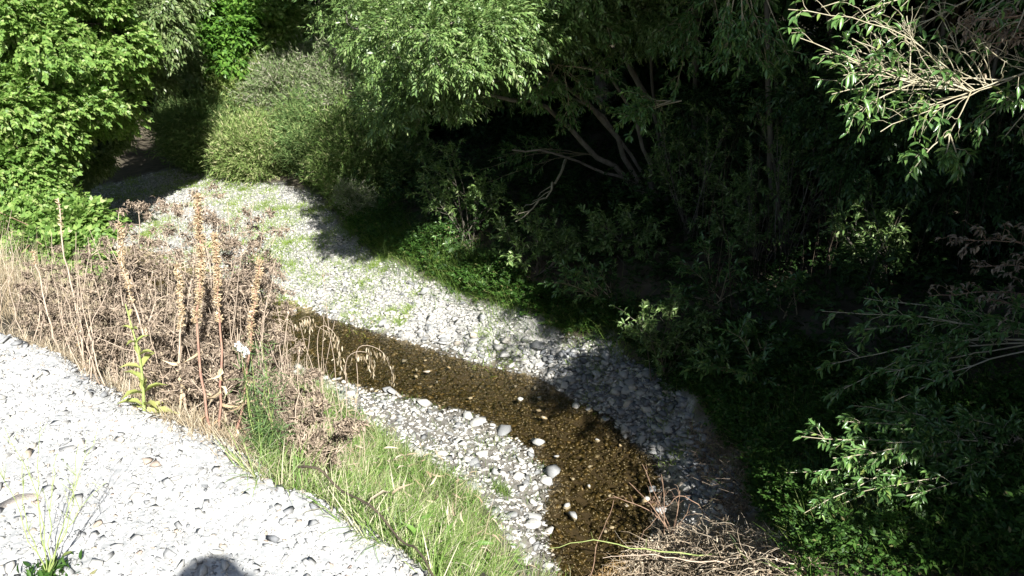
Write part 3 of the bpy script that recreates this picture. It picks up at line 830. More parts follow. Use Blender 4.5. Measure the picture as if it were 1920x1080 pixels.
# behind the bar
b0 = gb(-7.6, 22.5)
tree('leafy_tree', 'mid green tree right above the dark opening', 'tree', b0, [([b0, b0 + [0, 0, 2], b0 + [.2, 0, 5]], .18, .08)],
     [blob(400, 70, 17.9, .9, .8, 1.0, 5000, 50), blob(440, -60, 19.5, 1.6, 1.3, 1.2, 3200), blob(340, 0, 20, 1.4, 1.3, 1.4, 3600), (b0 + [0, 0, 7.5], (2.4, 2, 2.4), 2600, 40)], 'mid', M_LEAF_MID, nl=6, kscale=1.0, group=GB)
b0 = gb(-5.0, 22.5)
tree('vine_covered_tree', 'tree smothered in bright green creeper behind the grey shrubs', 'tree', b0, [([b0, b0 + [0, 0, 2], b0 + [0, 0, 5]], .18, .08)],
     [blob(520, 50, 18.4, .62, .7, 1.2, 6000, 70), blob(490, 120, 18.2, .6, .6, .5, 3000), blob(570, 110, 18.2, .4, .5, .6, 1900)], 'vine', M_LEAF_BRIGHT, nl=4, kscale=1.1, subf=.22, group=GB)
b0 = gb(-3.6, 22)
tree('leafy_tree', 'blue green tree between the creeper clad tree and the arching willow', 'tree', b0, [([b0, b0 + [0, 0, 2], b0 + [0, 0, 5]], .16, .07)],
     [blob(650, 60, 18.5, .7, .8, 1.2, 4000, 40), blob(700, 170, 18, .8, .8, .8, 2600), blob(640, -60, 18.5, 1.1, 1.0, 1.0, 2400), blob(760, 60, 18, 1.1, 1.0, 1.3, 3200), (b0 + [0, 0, 8], (2.4, 2, 2.4), 2600, 40)], 'mid', M_LEAF_WILLOW, nl=6, kscale=.95, group=GB)
for (x, y, lab) in [(-14.5, 19, 'dark green tree in shadow behind the left corner tree'), (-9.6, 22.8, 'dark leafy tree deep inside the dark upstream opening'), (-9.3, 27, 'dark green tree closing the view behind the upstream opening'), (-5.2, 26, 'dark green tree rising behind the creeper clad tree'), (-1.0, 25, 'dark green tree behind the arching willow'), (4, 24, 'dark green tree deep behind the middle of the grove')]:
    b0 = gb(x, y)
    tree('background_tree', lab, 'tree', b0, [([b0, b0 + [0, 0, 3], b0 + [.3, 0, 9]], .22, .1)],
         [(b0 + [0, 0, 5.5], (3.2, 2.6, 2.6), 2600, 50), (b0 + [0, 0, 9.5], (3.4, 2.6, 2.8), 2600, 50), (b0 + [1.2, -.6, 2.6], (2.2, 1.8, 2.2), 1800, 40), (b0 + [-1.5, -.4, 2.8], (2.2, 1.8, 2.0), 1800, 40)], 'roof', M_LEAF_MID if x > -9 else M_LEAF_SHADE, nl=5, kscale=1.3, subf=.32, group='dark background trees')
# broom shrubs
for i, (px, py, y, rx, rz, n, m, lab) in enumerate([
        (390, 250, 17.2, .75, .65, 1300, M_BROOM_D, 'olive shrub leaning over the right side of the dark opening'),
        (450, 190, 17.9, .85, .75, 1700, M_BROOM_Y, 'tall yellow green shrub in the middle of the thicket behind the bar'),
        (570, 190, 17.4, .85, .75, 1500, M_BROOM_GREY, 'grey seeded shrub in the thicket behind the bar'),
        (490, 285, 16.6, .7, .5, 1000, M_BROOM_S, 'low straw tinged shrub at the foot of the thicket'),
        (610, 265, 16.4, .75, .6, 1300, M_BROOM_D, 'green shrub at the right end of the thicket just before the shade'),
        (665, 190, 16.6, .75, .7, 1300, M_BROOM_GREY, 'dull grey green shrub half under the arching willow'),
        (700, 320, 14.8, .8, .9, 1500, M_BROOM, 'shaded shrub right of the thicket under the willow')]):
    c0 = D(px, py, y); b0 = gb(c0[0], y + .3)
    tree('shrub', lab, 'shrub', b0, [([b0, b0 + [.05, -.05, .5], (b0 + c0) / 2, c0], .03, .012), ([b0, b0 + [.3, 0, .6], c0 + [.4, 0, .2]], .02, .01)],
         [(c0, (rx * .95, .55, rz * .9), n * 5 // 2, 70), (c0 + [.1, .1, -rz * .7], (rx * .8, .5, rz * .6), n, 40), (c0 + [0, -.05, .1], (rx * 1.15, .65, rz * 1.15), n // 2, 90)], 'broom', m, M_STEM, droop=-.5, nl=10, limbr=.012, outw=.5, kscale=1.3, subf=.36, group='shrubs behind the gravel bar', crown_name='foliage')
c0 = D(662, 388, 13.2); b0 = gb(c0[0] + .1, c0[1])
tree('shrub', 'small pale sunlit shrub alone at the shade edge of the bar', 'shrub', b0, [([b0, (b0 + c0) / 2 + [.05, 0, 0], c0], .012, .006)], [(c0, (.34, .3, .26), 260, 12)], 'broom', M_BROOM_GREY, M_STEM, droop=-.2, nl=4, limbr=.006, kscale=.7, crown_name='foliage')

ARCH = lambda p: (p[:, 0] + .414 * p[:, 1] > 2.25 + .3 * np.sin(p[:, 1] * 5 + p[:, 0] * 3)) | (p[:, 1] + 1.18 * p[:, 2] > 16)
# arching willow over the middle
b0 = G(1240, 402); b0[2] = hz(b0[0], b0[1]) - .05
yb = b0[1]
root_pts = lambda l: [b0] + [D(*q) for q in l]
LW = lambda p: (p[:, 0] > -.47 * p[:, 1] + 2.0)
tree('arching_willow', 'willow whose pale limbs arch out to the left across the dark middle', 'tree', b0,
     [(root_pts([(1180, 335, yb - .3), (1110, 285, yb - .8), (1060, 230, yb - 1.2), (1010, 195, yb - 1.7), (920, 180, yb - 2.4), (830, 150, yb - 3)]), .047, .014),
      (root_pts([(1170, 300, yb - .4), (1145, 240, yb - .8), (1080, 175, yb - 1.3), (1010, 132, yb - 2), (920, 125, yb - 2.6), (850, 90, yb - 3.2), (760, 50, yb - 3.6)]), .043, .013),
      (root_pts([(1210, 330, yb - .1), (1160, 260, yb - .3), (1110, 200, yb - .5), (1000, 160, yb - .9), (900, 150, yb - 1.2)]), .032, .01), (root_pts([(1190, 345, yb - .5), (1120, 320, yb - 1), (1040, 285, yb - 1.6), (960, 280, yb - 2)]), .03, .008), (root_pts([(1215, 300, yb - .6), (1180, 200, yb - .9), (1120, 120, yb - 1.2), (1060, 70, yb - 1.4)]), .035, .012),
      (root_pts([(1247, 330, yb), (1235, 230, yb), (1190, 140, yb), (1150, 60, yb), (1120, -60, yb)]), .055, .035)],
     [blob(800, 70, yb - 3.4, .75, .8, .42, 1500, 46), blob(880, 45, yb - 3, .8, .8, .4, 1400, 44), blob(735, 110, yb - 3.0, .5, .7, .45, 1200, 34), blob(810, 160, yb - 2.8, .42, .5, .34, 700, 20), blob(720, 190, yb - 2.4, .35, .5, .28, 420, 16),
      blob(960, 50, yb - 2.6, .7, .7, .36, 900, 30), blob(1040, 20, yb - 2.4, .7, .7, .36, 800, 26), blob(660, 50, yb - 2.2, .5, .6, .4, 1100, 26), blob(980, -90, yb - 2.4, 1.0, 1.0, .5, 1400, 34), blob(1150, -120, yb - 2, 2.0, 1.6, .8, 3000, 40),
      blob(1120, 40, yb - 2.2, .7, .6, .4, 900, 22), blob(1210, 10, yb - 2, .6, .6, .4, 900, 20), blob(930, 100, yb - 2.2, .5, .5, .25, 420, 16), blob(700, 20, yb - .5, 1.4, .8, .9, 2200, 50), blob(850, 60, yb + .5, 1.5, .9, .9, 2200, 50)],
     'willow', M_LEAF_WILLOW, nl=7, limbr=.012, kscale=.62, subf=.30, droop=.25, cull=ARCH)
a = Acc(); pp = wobble(spline([D(1060, 300, yb - 1), D(1045, 340, yb - 1.6), D(1020, 370, yb - 2), D(965, 418, yb - 2.4)], 12), .02)
br = thing('dead_branch', 'bare dead branch hanging down to the left below the arching willow', 'branch', pp[0]); tube(a, pp, .022, .006, 6)
for q in (4, 6, 8, 9):
    tube(a, wobble(spline([pp[q], pp[q] + [-.25, -.1, -.12 + .05 * (q % 2)]], 4), .01), .007, .002, 4)
a.build('wood', M_BRANCH, br, True)

# dim grove of stems on the right
stems = [(1310, -60, 1300, 420, 12, .085, 'straight grey trunk right of the arching willow'), (1440, 40, 1502, 330, 9.0, .07, 'pale mottled trunk leaning right in the middle of the dark grove'),
         (1400, 120, 1440, 350, 11, .05, 'thin trunk close left of the pale mottled trunk'), (1215, 60, 1260, 330, 11.4, .05, 'slim trunk just right of the arching willow base'),
         (1560, 100, 1610, 520, 9.6, .06, 'dark trunk right of the pale mottled trunk'), (1690, 200, 1600, 560, 9, .05, 'left leaning slim trunk in the deep shade'),
         (1760, 200, 1740, 560, 8.6, .06, 'dark trunk behind the sunlit bare branches'), (1850, 200, 1760, 620, 8.2, .05, 'leaning trunk near the right edge in deep shade')]
for i, (x0, y0, x1, y1, yy, r_, lab) in enumerate(stems):
    g = G(x1, y1 + 30); g = gb(D(x1, y1, yy)[0], yy)
    top = D(x0, y0, yy - .2)
    up = unit(top - g)
    tt = g + up * 6.0 + [0, 0, .4]
    tree('grove_tree', lab, 'tree', g, [([g, (g * .5 + top * .5) + rng.normal(size=3) * .04, top, tt], r_ * .6, r_ * .3)],
         [(tt + [0, 0, .3], (1.9, 1.9, 1.2), 700, 30), (top + [.5, .6, .8], (1.4, 1.4, .8), 350, 16)], 'roof', M_LEAF_SHADE, M_BARK_SHADE, group='trees of the dark grove', nl=5, limbr=.02, cull=lambda p: LINE(p) & (p[:, 2] > 4.3))
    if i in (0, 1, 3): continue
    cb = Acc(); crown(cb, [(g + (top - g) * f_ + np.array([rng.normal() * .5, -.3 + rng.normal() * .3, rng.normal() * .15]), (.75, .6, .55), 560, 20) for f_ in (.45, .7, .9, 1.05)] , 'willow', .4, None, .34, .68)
    o_ = cb.build('leaves', M_LEAF_GROVE_SHADE, bpy.context.scene.objects.get(last_root[0]))
# dense shading canopy trees on the right, trunks at or beyond the frame edge
for (x, y, cc, lab, bl) in [
        (7.6, 8.5, 3.0, 'big willow standing at the far right behind the near willow', [((6, 8, 6.6), (3.2, 3.0, 1.7), 4600, 60), ((8.6, 11.5, 6), (3, 3, 2.2), 3600, 50), ((4.0, 9.5, 6.4), (2.6, 2.6, 1.4), 3600, 50), ((9.5, 7.5, 4), (1.8, 2.4, 2.6), 2600, 40), ((2.2, 9.5, 6.6), (2.2, 2.2, 1.3), 2600, 40)]),
        (8.8, 4.2, 3.6, 'tall willow beyond the right edge of the picture', [((8.0, 4.2, 5.2), (2.4, 2.4, 2.4), 4600, 50), ((9.8, 4.2, 3.5), (2.0, 3.0, 2.6), 3000, 40), ((7.2, 5.8, 7.5), (3, 2.6, 1.6), 3600, 50), ((5.0, 5.0, 7.6), (2.4, 2.4, 1.2), 3200, 40), ((4.8, 2.6, 6.4), (2.6, 2.4, 1.2), 4200, 50)]),
        (6.6, 13.5, 2.6, 'willow at the back right of the grove', [((3.4, 13, 6.8), (3.4, 3.0, 1.6), 3600, 60), ((8, 15, 6), (3.4, 3, 2.6), 3200, 46), ((6.5, 16.5, 3.2), (3.6, 1.6, 2.6), 3000, 46)]),
        (2.0, 17.5, 2.4, 'tree closing the grove behind the arching willow', [((1.0, 17.5, 6.2), (3.2, 2.4, 2.4), 3600, 60), ((1.8, 18, 3.0), (3.4, 1.4, 2.2), 3200, 46), ((-1.6, 17.8, 3.0), (2.0, 1.2, 1.8), 2000, 36), ((0, 14, 7), (3.0, 2.6, 1.4), 3000, 46)]),
        (6.6, .2, 4.5, 'big bushy willow right beside the viewer', [((6.4, .6, 4.6), (2.6, 2.2, 2.6), 4200, 60), ((7.2, -2.5, 5.0), (2.6, 2.4, 2.8), 3600, 50), ((6.4, 1.8, 2.4), (1.6, 1.5, 1.4), 1700, 34)])]:
    b0 = gb(x, y)
    tree('canopy_willow', lab, 'tree', b0, [([b0, b0 + [-.2, 0, 2.5], b0 + [-.5, 0, 5.2]], .2, .09), ([b0 + [.1, .1, 0], b0 + [.6, .3, 2.5], b0 + [1.0, .5, 5]], .14, .07)], bl, 'roof', M_LEAF_SHADE, cull=LINE, nl=7, kscale=1.0)

# ------------------------------------------------------------------ leafy shoots (near willow and others)
LN = leaf_t(.066, .022)
def shoot(ta, recs, p0, p1, r0, side=7, sl=.35, leaf=1.0, leaves=True, bare=.35, dens=9, sag=.06, size=1.0):
    p0, p1 = np.asarray(p0, float), np.asarray(p1, float)
    L = np.linalg.norm(p1 - p0)
    mid = (p0 + p1) / 2 + [0, 0, sag * L] + rng.normal(size=3) * .025 * L
    m = wobble(spline([p0, mid, p1], 12), .003 * L)
    tube(ta, m, r0, .0022, 6)
    ax = unit(p1 - p0)
    def put(poly, n, frac):
        n = int(n * 2.1)
        k = rng.uniform(frac, 1, n) * (len(poly) - 1)
        i = np.minimum(k.astype(int), len(poly) - 2)
        f = (k - i)[:, None]
        p = poly[i] * (1 - f) + poly[i + 1] * f
        d = unit(poly[i + 1] - poly[i])
        recs.append((p, d * .75 + rdir(n) * .75 + [0, 0, -.05], rng.uniform(.6, 1.15, n) * leaf))
    if leaves: put(m, int(dens * 1.2), .6)
    for s in range(side):
        k = int(np.clip((bare + (1 - bare) * rng.uniform()) * 11, 1, 10))
        q = m[k]
        l = sl * rng.uniform(.5, 1.2) * (1.2 - .5 * k / 11)
        d = unit(ax * .9 + rdir(1)[0] * [.8, .8, .7] + [0, 0, .05])
        tw = wobble(spline([q, q + d * l * .5 + [0, 0, .02], q + d * l + [0, 0, -.05 * l]], 6), .003)
        tube(ta, tw, max(r0 * .33, .0017), .0009, 5)
        if leaves: put(tw, int(dens * rng.uniform(.7, 1.3)), .3)
def shoots_tree(root, groups, leafm, twm, limb=None, lt=LN):
    for g_ in groups:
        ta, recs = Acc(), []
        for s in g_: shoot(ta, recs, *s[0], **s[1])
        bo = ta.build('branch', twm, root, True)
        if recs:
            p = np.vstack([q[0] for q in recs]); d = np.vstack([q[1] for q in recs]); s = np.concatenate([q[2] for q in recs])
            a = Acc(); a.inst(lt, frames(d, .8), p, s)
            lo = a.build('leaves', leafm, bo, origin=np.array(root.location)); 
b0 = gb(5.4, 5.6)
nw = thing('near_willow', 'near willow reaching in from the right edge with pale bare twigs and leafy ends', 'tree', b0)
a = Acc(); tube(a, wobble(spline([b0, b0 + [-.1, .1, 1.5], b0 + [-.3, .1, 3.4], b0 + [-.2, .3, 6.2]], 12), .02), .16, .07, 10); a.build('trunk', M_BARK, nw, True)
ca = Acc(); LN2 = lambda p: LINE(p) & (p[:, 2] > 4.8)
crown(ca, [(b0 + [-.2, .8, 5.6], (3.2, 2.6, 1.6), 2600, 50), (b0 + [-2.0, 1.8, 5.4], (2.0, 2.0, 1.0), 1200, 34)], 'roof', .35, LN2)
ca.build('crown', M_LEAF_SHADE, nw)
O1 = D(1990, 120, 4.7); J1 = D(1820, 172, 4.45); K1 = D(1700, 155, 4.35)
g1 = [((b0 + [-.2, .1, 2.6], O1, .03), dict(side=0, leaves=False)), ((O1, D(1960, -60, 4.8), .014), dict(side=0, leaves=False)), ((O1, J1, .011), dict(side=2, leaves=False)), ((J1, K1, .006), dict(side=4, dens=2, sl=.3))]
for (x, y, dd, de, lv) in [(1480, 15, 4.2, 7, 1), (1500, 70, 4.2, 8, 1), (1545, 95, 4.3, 5, 1), (1560, 175, 4.2, 10, 1), (1600, 215, 4.25, 10, 1), (1620, 120, 4.3, 2, 1), (1650, 245, 4.3, 9, 1), (1700, 210, 4.4, 8, 1), (1580, 140, 4.2, 7, 1), (1640, 40, 4.4, 3, 1), (1700, 30, 4.5, 2, 1), (1760, 20, 4.6, 3, 1)]:
    g1.append(((J1 + (K1 - J1) * rng.uniform(0, 1) if rng.uniform() < .7 else J1 + (O1 - J1) * rng.uniform(0, .5), D(x, y, dd), .0038), dict(side=9, sl=.24, dens=de * .5, bare=.35, sag=rng.uniform(-.04, .1))))
for (x, y, dd, de) in [(1780, 250, 4.4, 2), (1770, 300, 4.35, 10), (1705, 325, 4.3, 7), (1800, 320, 4.35, 9)]:
    g1.append(((J1 if y < 280 else D(1780, 250, 4.4), D(x, y, dd), .0045), dict(side=3, sl=.13, dens=de, bare=.5, sag=.02)))
for _ in range(22):
    u_ = rng.uniform(-.9, .9); p_ = J1 + (K1 - J1) * u_ if u_ > 0 else J1 + (O1 - J1) * -u_
    g1.append(((p_, p_ + (D(rng.uniform(1500, 1760), rng.uniform(-10, 230), 4.35 + rng.uniform(-.2, .3)) - J1) * rng.uniform(.5, 1.0), .0028), dict(side=4, sl=.16, dens=1, bare=.3, leaves=bool(rng.uniform() < .3), sag=rng.uniform(-.06, .12))))
T2 = D(1960, -60, 4.8)
for (x, y, dd, de) in [(1540, 12, 4.5, 8), (1620, 20, 4.5, 3), (1700, 60, 4.6, 2), (1800, 60, 4.6, 2), (1850, 100, 4.6, 2), (1660, -20, 4.6, 3), (1900, 70, 4.5, 2), (1830, 240, 4.7, 6), (1890, 200, 4.5, 6), (1880, 260, 4.8, 4)]:
    g1.append(((T2 if y < 150 else O1, D(x, y, dd), .008), dict(side=8, sl=.28, dens=de, bare=.3, sag=.04)))
O2 = D(2050, 640, 4.9); O3 = D(2060, 860, 4.7)
g2 = [((b0 + [-.1, .1, 1.9], O2, .03), dict(side=0, leaves=False)), ((O2, D(1960, 640, 5.0), .014), dict(side=0, leaves=False, sag=0))]
for (x, y, dd, de) in [(1540, 585, 5.4, 9), (1600, 620, 5.3, 9), (1530, 690, 5.2, 11), (1560, 740, 5.2, 10), (1660, 700, 5.1, 8), (1620, 560, 5.4, 8), (1740, 600, 5.2, 7), (1800, 640, 5, 7), (1700, 660, 5.1, 9), (1620, 780, 5, 11), (1870, 600, 5, 7), (1830, 560, 5.2, 5)]:
    g2.append(((O2 + (D(1960, 640, 5.0) - O2) * rng.uniform(0, 1), D(x, y, dd), .007), dict(side=9, sl=.26, dens=de, bare=.4)))
g3 = [((b0 + [-.1, 0, 1.2], O3, .03), dict(side=0, leaves=False)), ((O3, D(1840, 850, 4.6), .013), dict(side=2, leaves=False, sag=0))]
for (x, y, dd, de) in [(1475, 885, 4.6, 12), (1540, 830, 4.7, 12), (1560, 900, 4.6, 11), (1545, 960, 4.5, 12), (1620, 870, 4.6, 12), (1600, 1000, 4.5, 9), (1660, 940, 4.5, 12), (1720, 985, 4.5, 11), (1700, 860, 4.6, 12), (1740, 900, 4.5, 12), (1640, 790, 4.9, 12), (1690, 760, 4.9, 12), (1600, 760, 4.9, 12), (1820, 980, 4.5, 9), (1780, 930, 4.6, 10), (1660, 860, 4.4, 12)]:
    g3.append(((D(1840, 850, 4.6) + (O3 - D(1840, 850, 4.6)) * rng.uniform(0, .5), D(x, y, dd), .0065), dict(side=10, sl=.20, dens=de * 1.1, bare=.35, sag=.03)))
J3 = D(1840, 850, 4.6)
for (x, y, dd, de) in [(1510, 960, 4.2, 10), (1570, 1040, 4.1, 9), (1640, 1010, 4.1, 11), (1700, 1050, 4.0, 10), (1760, 1020, 4.0, 11), (1830, 1060, 4.0, 9), (1880, 1000, 4.1, 10), (1560, 860, 4.2, 10), (1620, 920, 4.1, 11), (1700, 930, 4.1, 11), (1790, 880, 4.2, 10), (1850, 930, 4.2, 10), (1500, 820, 4.6, 9), (1580, 790, 4.6, 10), (1660, 830, 4.4, 11), (1740, 830, 4.4, 10), (1800, 780, 4.5, 9), (1880, 800, 4.5, 9)]:
    g3.append(((J3 + (O3 - J3) * rng.uniform(0, .8), D(x, y, dd), .0055), dict(side=9, sl=.2, dens=de, bare=.4, sag=.05)))
shoots_tree(nw, [g1, g2, g3], M_LEAF_NEAR, M_BRANCH)
# dead brown leaves and twigs at the right edge
g4 = []
for (ox, oy, x, y, dd) in [(1990, 470, 1790, 450, 5), (1990, 520, 1830, 500, 5), (1990, 560, 1740, 555, 5.1), (1990, 500, 1870, 440, 5), (1980, 600, 1850, 560, 5), (1985, 830, 1800, 870, 4.5), (1985, 860, 1790, 900, 4.5), (1990, 20, 1800, 40, 4.6), (1990, 60, 1830, 90, 4.6), (1990, 90, 1870, 60, 4.6)]:
    g4.append(((D(ox, oy, dd), D(x, y, dd), .006), dict(side=9, sl=.2, dens=4, bare=.2, leaf=.62)))
b1 = gb(5.0, 4.2)
dw = thing('withered_willow', 'withered willow reaching in at the right edge with curled brown leaves on reddish twigs', 'tree', b1)
a = Acc()
tube(a, wobble(spline([b1, b1 + [-.2, .3, 1], b1 + [-.4, .6, 2.2], b1 + [-.5, .6, 4.2]], 12), .02), .07, .03, 8)
for (ox, oy, dd) in [(1990, 500, 5), (1985, 840, 4.5), (1990, 60, 4.6)]:
    e = D(ox + 8, oy, dd); s_ = b1 + [-.4, .6, min(max(e[2] - b1[2] - .3, .4), 4)]
    tube(a, spline([s_, e], 5), .018, .009, 6)
a.build('trunk', M_BARK, dw, True)
shoots_tree(dw, [g4], M_DEAD, M_REDTWIG, lt=leaf_t(.07, .03, .6, .5))
# willow shoots standing in the shade
def shootbush(name, label, base, ends, r=.008, leafm=M_LEAF_NEAR, twm=M_TWIG, dens=9, side=8, sl=.35, leaf=1.1, group=None, cat='shrub', **kw):
    root = thing(name, label, cat, base, group)
    g_ = [((base + rng.normal(size=3) * [.06, .06, 0], e, r), dict(side=side, sl=sl, dens=dens, leaf=leaf, bare=.3, **kw)) for e in ends]
    shoots_tree(root, [g_], leafm, twm)
    return root
for lab, bx, by, yy, ends in [
        ('dim willow seedling in front of the slim trunks', 1330, 620, 8.4, [(1290, 500), (1330, 450), (1370, 490), (1400, 540), (1260, 560), (1350, 560), (1420, 580)]),
        ('bluish leafy sapling at the shaded bank above the rubble', 1140, 600, 8.8, [(1065, 505), (1090, 530), (1120, 515), (1050, 530)]),
        ('leafy shoots on the dark bank right of the rubble', 1400, 780, 6.8, [(1340, 680), (1380, 620), (1420, 700), (1300, 690), (1440, 640), (1450, 750), (1330, 740)]),
        ('green leafy shrub in half shade at the corner of the bar', 880, 540, 11.2, [(840, 440), (860, 400), (880, 380), (830, 480), (900, 470), (850, 430)]),
        ('dim willow spray hanging in the dark left of the trunk base', 1000, 330, 11, [(900, 320), (915, 300), (940, 290), (905, 345)]),
        ('dim leafy shoots under the pale mottled trunk', 1480, 640, 7.6, [(1440, 560), (1500, 540), (1540, 600), (1480, 520), (1560, 660)])]:
    g = gb(D(bx, by, yy)[0], yy)
    if 'hanging' in lab: g = D(1110, 290, 12)
    shootbush('willow_shoots', lab, g, [D(x, y, yy + rng.uniform(-.3, .3)) for x, y in ends], group='willow shoots in the shade', leaf=1.25)
for lab, bx, by, yy, ends, sz in [
        ('dark leafy bush filling the shade just right of the bar corner', 1010, 540, 9.6, [(940, 430), (1000, 410), (1050, 440), (960, 480), (1080, 480), (1010, 460), (1100, 440)], 1.2),
        ('dark leafy bush in front of the arching willow base', 1180, 520, 9.4, [(1120, 420), (1170, 400), (1220, 430), (1250, 470), (1140, 460), (1200, 470)], 1.2),
        ('dim willow growth right of the straight trunks at mid height', 1420, 520, 8.8, [(1350, 330), (1400, 300), (1450, 360), (1380, 400), (1480, 420), (1420, 440), (1330, 410)], 1.1),
        ('dim willow growth in the shade right of the pale mottled trunk', 1640, 560, 7.8, [(1560, 400), (1620, 360), (1680, 420), (1720, 380), (1600, 470), (1700, 480), (1650, 430)], 1.1),
        ('dim willow growth high in the gap between the trunks', 1300, 420, 9.6, [(1230, 200), (1270, 240), (1340, 210), (1210, 290), (1320, 290), (1380, 230), (1260, 330)], 1.0),
        ('dim leafy growth deep left of the arching limbs', 880, 420, 11, [(800, 300), (850, 280), (900, 330), (780, 350), (940, 360), (840, 370)], 1.2),
        ('dim willow growth above the pale mottled trunk', 1500, 300, 8.8, [(1440, 100), (1480, 160), (1530, 120), (1560, 200), (1420, 190), (1590, 260)], 1.0),
        ('dim leafy growth low on the bank below the slim trunks', 1250, 680, 7.6, [(1200, 600), (1260, 570), (1310, 600), (1230, 640), (1350, 640), (1290, 650)], 1.0)]:
    g = gb(D(bx, by, yy)[0], yy)
    shootbush('willow_shoots', lab, g, [D(x + rng.uniform(-15, 15), y, yy + rng.uniform(-.4, .4)) for x, y in ends for _ in (0, 1)], group='willow shoots in the shade', leaf=sz, dens=11, side=9, sl=.4, leafm=M_LEAF_WILLOW, twm=M_BARK_SHADE)
# leaf sprays in the upper grove that catch a little light
for lab, ox, oy, yy, ends in [
        ('leafy sprays trailing from the lower edge of the arching willow crown', 900, 110, 9.4, [(830, 230), (870, 200), (900, 190), (940, 170), (980, 150), (1010, 190), (780, 240), (850, 160)]),
        ('leafy sprays trailing between the arching limbs', 1040, 120, 9.6, [(1000, 210), (1050, 190), (1090, 160), (1130, 200), (1070, 240), (1160, 150)]),
        ('leafy twig end lit against the dark beneath the top middle canopy', 1260, 190, 8.2, [(1190, 215), (1180, 230), (1200, 200)]),
        ('leafy branch drooping from the top of the picture left of the bare twigs', 1400, -60, 7.4, [(1390, 130), (1350, 60), (1420, 90), (1450, 150), (1480, 110), (1360, 140)]),
        ('leafy branch hanging in the dark above the arching limbs', 1080, -60, 9, [(1060, 60), (1120, 50), (1000, 90), (1150, 80), (1090, 90)]),
        ('leafy branch beside the straight grey trunk', 1330, -40, 9, [(1290, 60), (1300, 120), (1250, 90), (1360, 100), (1270, 160)])]:
    shootbush('hanging_branch', lab, D(ox, oy, yy), [D(x, y, yy + rng.uniform(-.2, .2)) for x, y in ends], cat='branch', group='branches hanging in the grove', dens=10, side=10, leaf=1.2)

# thin dead canes tangled in the grove
a = Acc()
for _ in range(420):
    y = rng.uniform(7.5, 13); px = rng.uniform(1330, 1960)
    x = D(px, 500, y)[0]; z = float(hz(x, y))
    h_ = rng.uniform(.5, 2.6); l_ = np.clip(rng.normal(), -1.3, 1.3) * .3 * h_
    p = np.array([x, y, z])
    tube(a, wobble(spline([p, p + [l_ * .3, rng.normal() * .1, h_ * .6], p + [l_, rng.normal() * .3, h_]], 7), .02), rng.uniform(.002, .006), .001, 4)
tag(a.build('dead_canes', M_CANE, smooth=True), 'tangle of thin dead canes standing in the dark grove', 'undergrowth', kind='stuff')

# ------------------------------------------------------------------ weeds along the track
def edgept(px, py, yy): return np.array([D(px, py, yy)[0], yy, hz(D(px, py, yy)[0], yy)])
CR = [leaf_t(.017, .007, .9, .6), leaf_t(.026, .006, .7, .8), leaf_t(.012, .009, .9, .4)]
def dryplant(label, base, tops, nb=9, group='dry brown weeds at the track edge', dens=36):
    root = thing('dry_weed', label, 'dry plant', base, group)
    sa, la = Acc(), Acc()
    P_, D_ = [], []
    for tp in tops:
        L = np.linalg.norm(tp - base)
        m = wobble(spline([base + rng.normal(size=3) * [.02, .02, 0], (base * .5 + tp * .5) + rng.normal(size=3) * .04, tp], 12), .006)
        tube(sa, m, .0045, .0016, 5)
        for _e in range(3):
            q0 = m[rng.integers(0, 5)]; tube(sa, wobble(spline([q0, q0 + (tp - base) * .3 + rng.normal(size=3) * .04, q0 + (tp - base) * .55 + rng.normal(size=3) * .09], 8), .012), .0028, .001, 4)
        for s in range(nb):
            k = rng.integers(3, 12); q = m[k]
            dr = unit(rdir(1)[0] * [1, 1, .4] + [0, 0, .5])
            l = L * rng.uniform(.12, .30) * (1.2 - k / 14)
            tw = spline([q, q + dr * l * .6, q + dr * l + [0, 0, -.25 * l]], 6)
            tube(sa, tw, .002, .0009, 4)
            n = dens
            kk = rng.uniform(.25, 1, n) * 4.99; i = kk.astype(int); f = (kk - i)[:, None]
            P_.append(tw[i] * (1 - f) + tw[i + 1] * f + rng.normal(size=(n, 3)) * .008)
            D_.append(rdir(n) + [0, 0, -.7])
    P_, D_ = np.vstack(P_), np.vstack(D_)
    k = rng.integers(0, 3, len(P_))
    for i in range(3):
        m = k == i
        la.inst(CR[i], frames(D_[m]), P_[m], rng.uniform(.6, 1.2, m.sum()))
    sa.build('stems', M_STEM, root, True); la.build('leaves', M_DEAD, root)
    return root
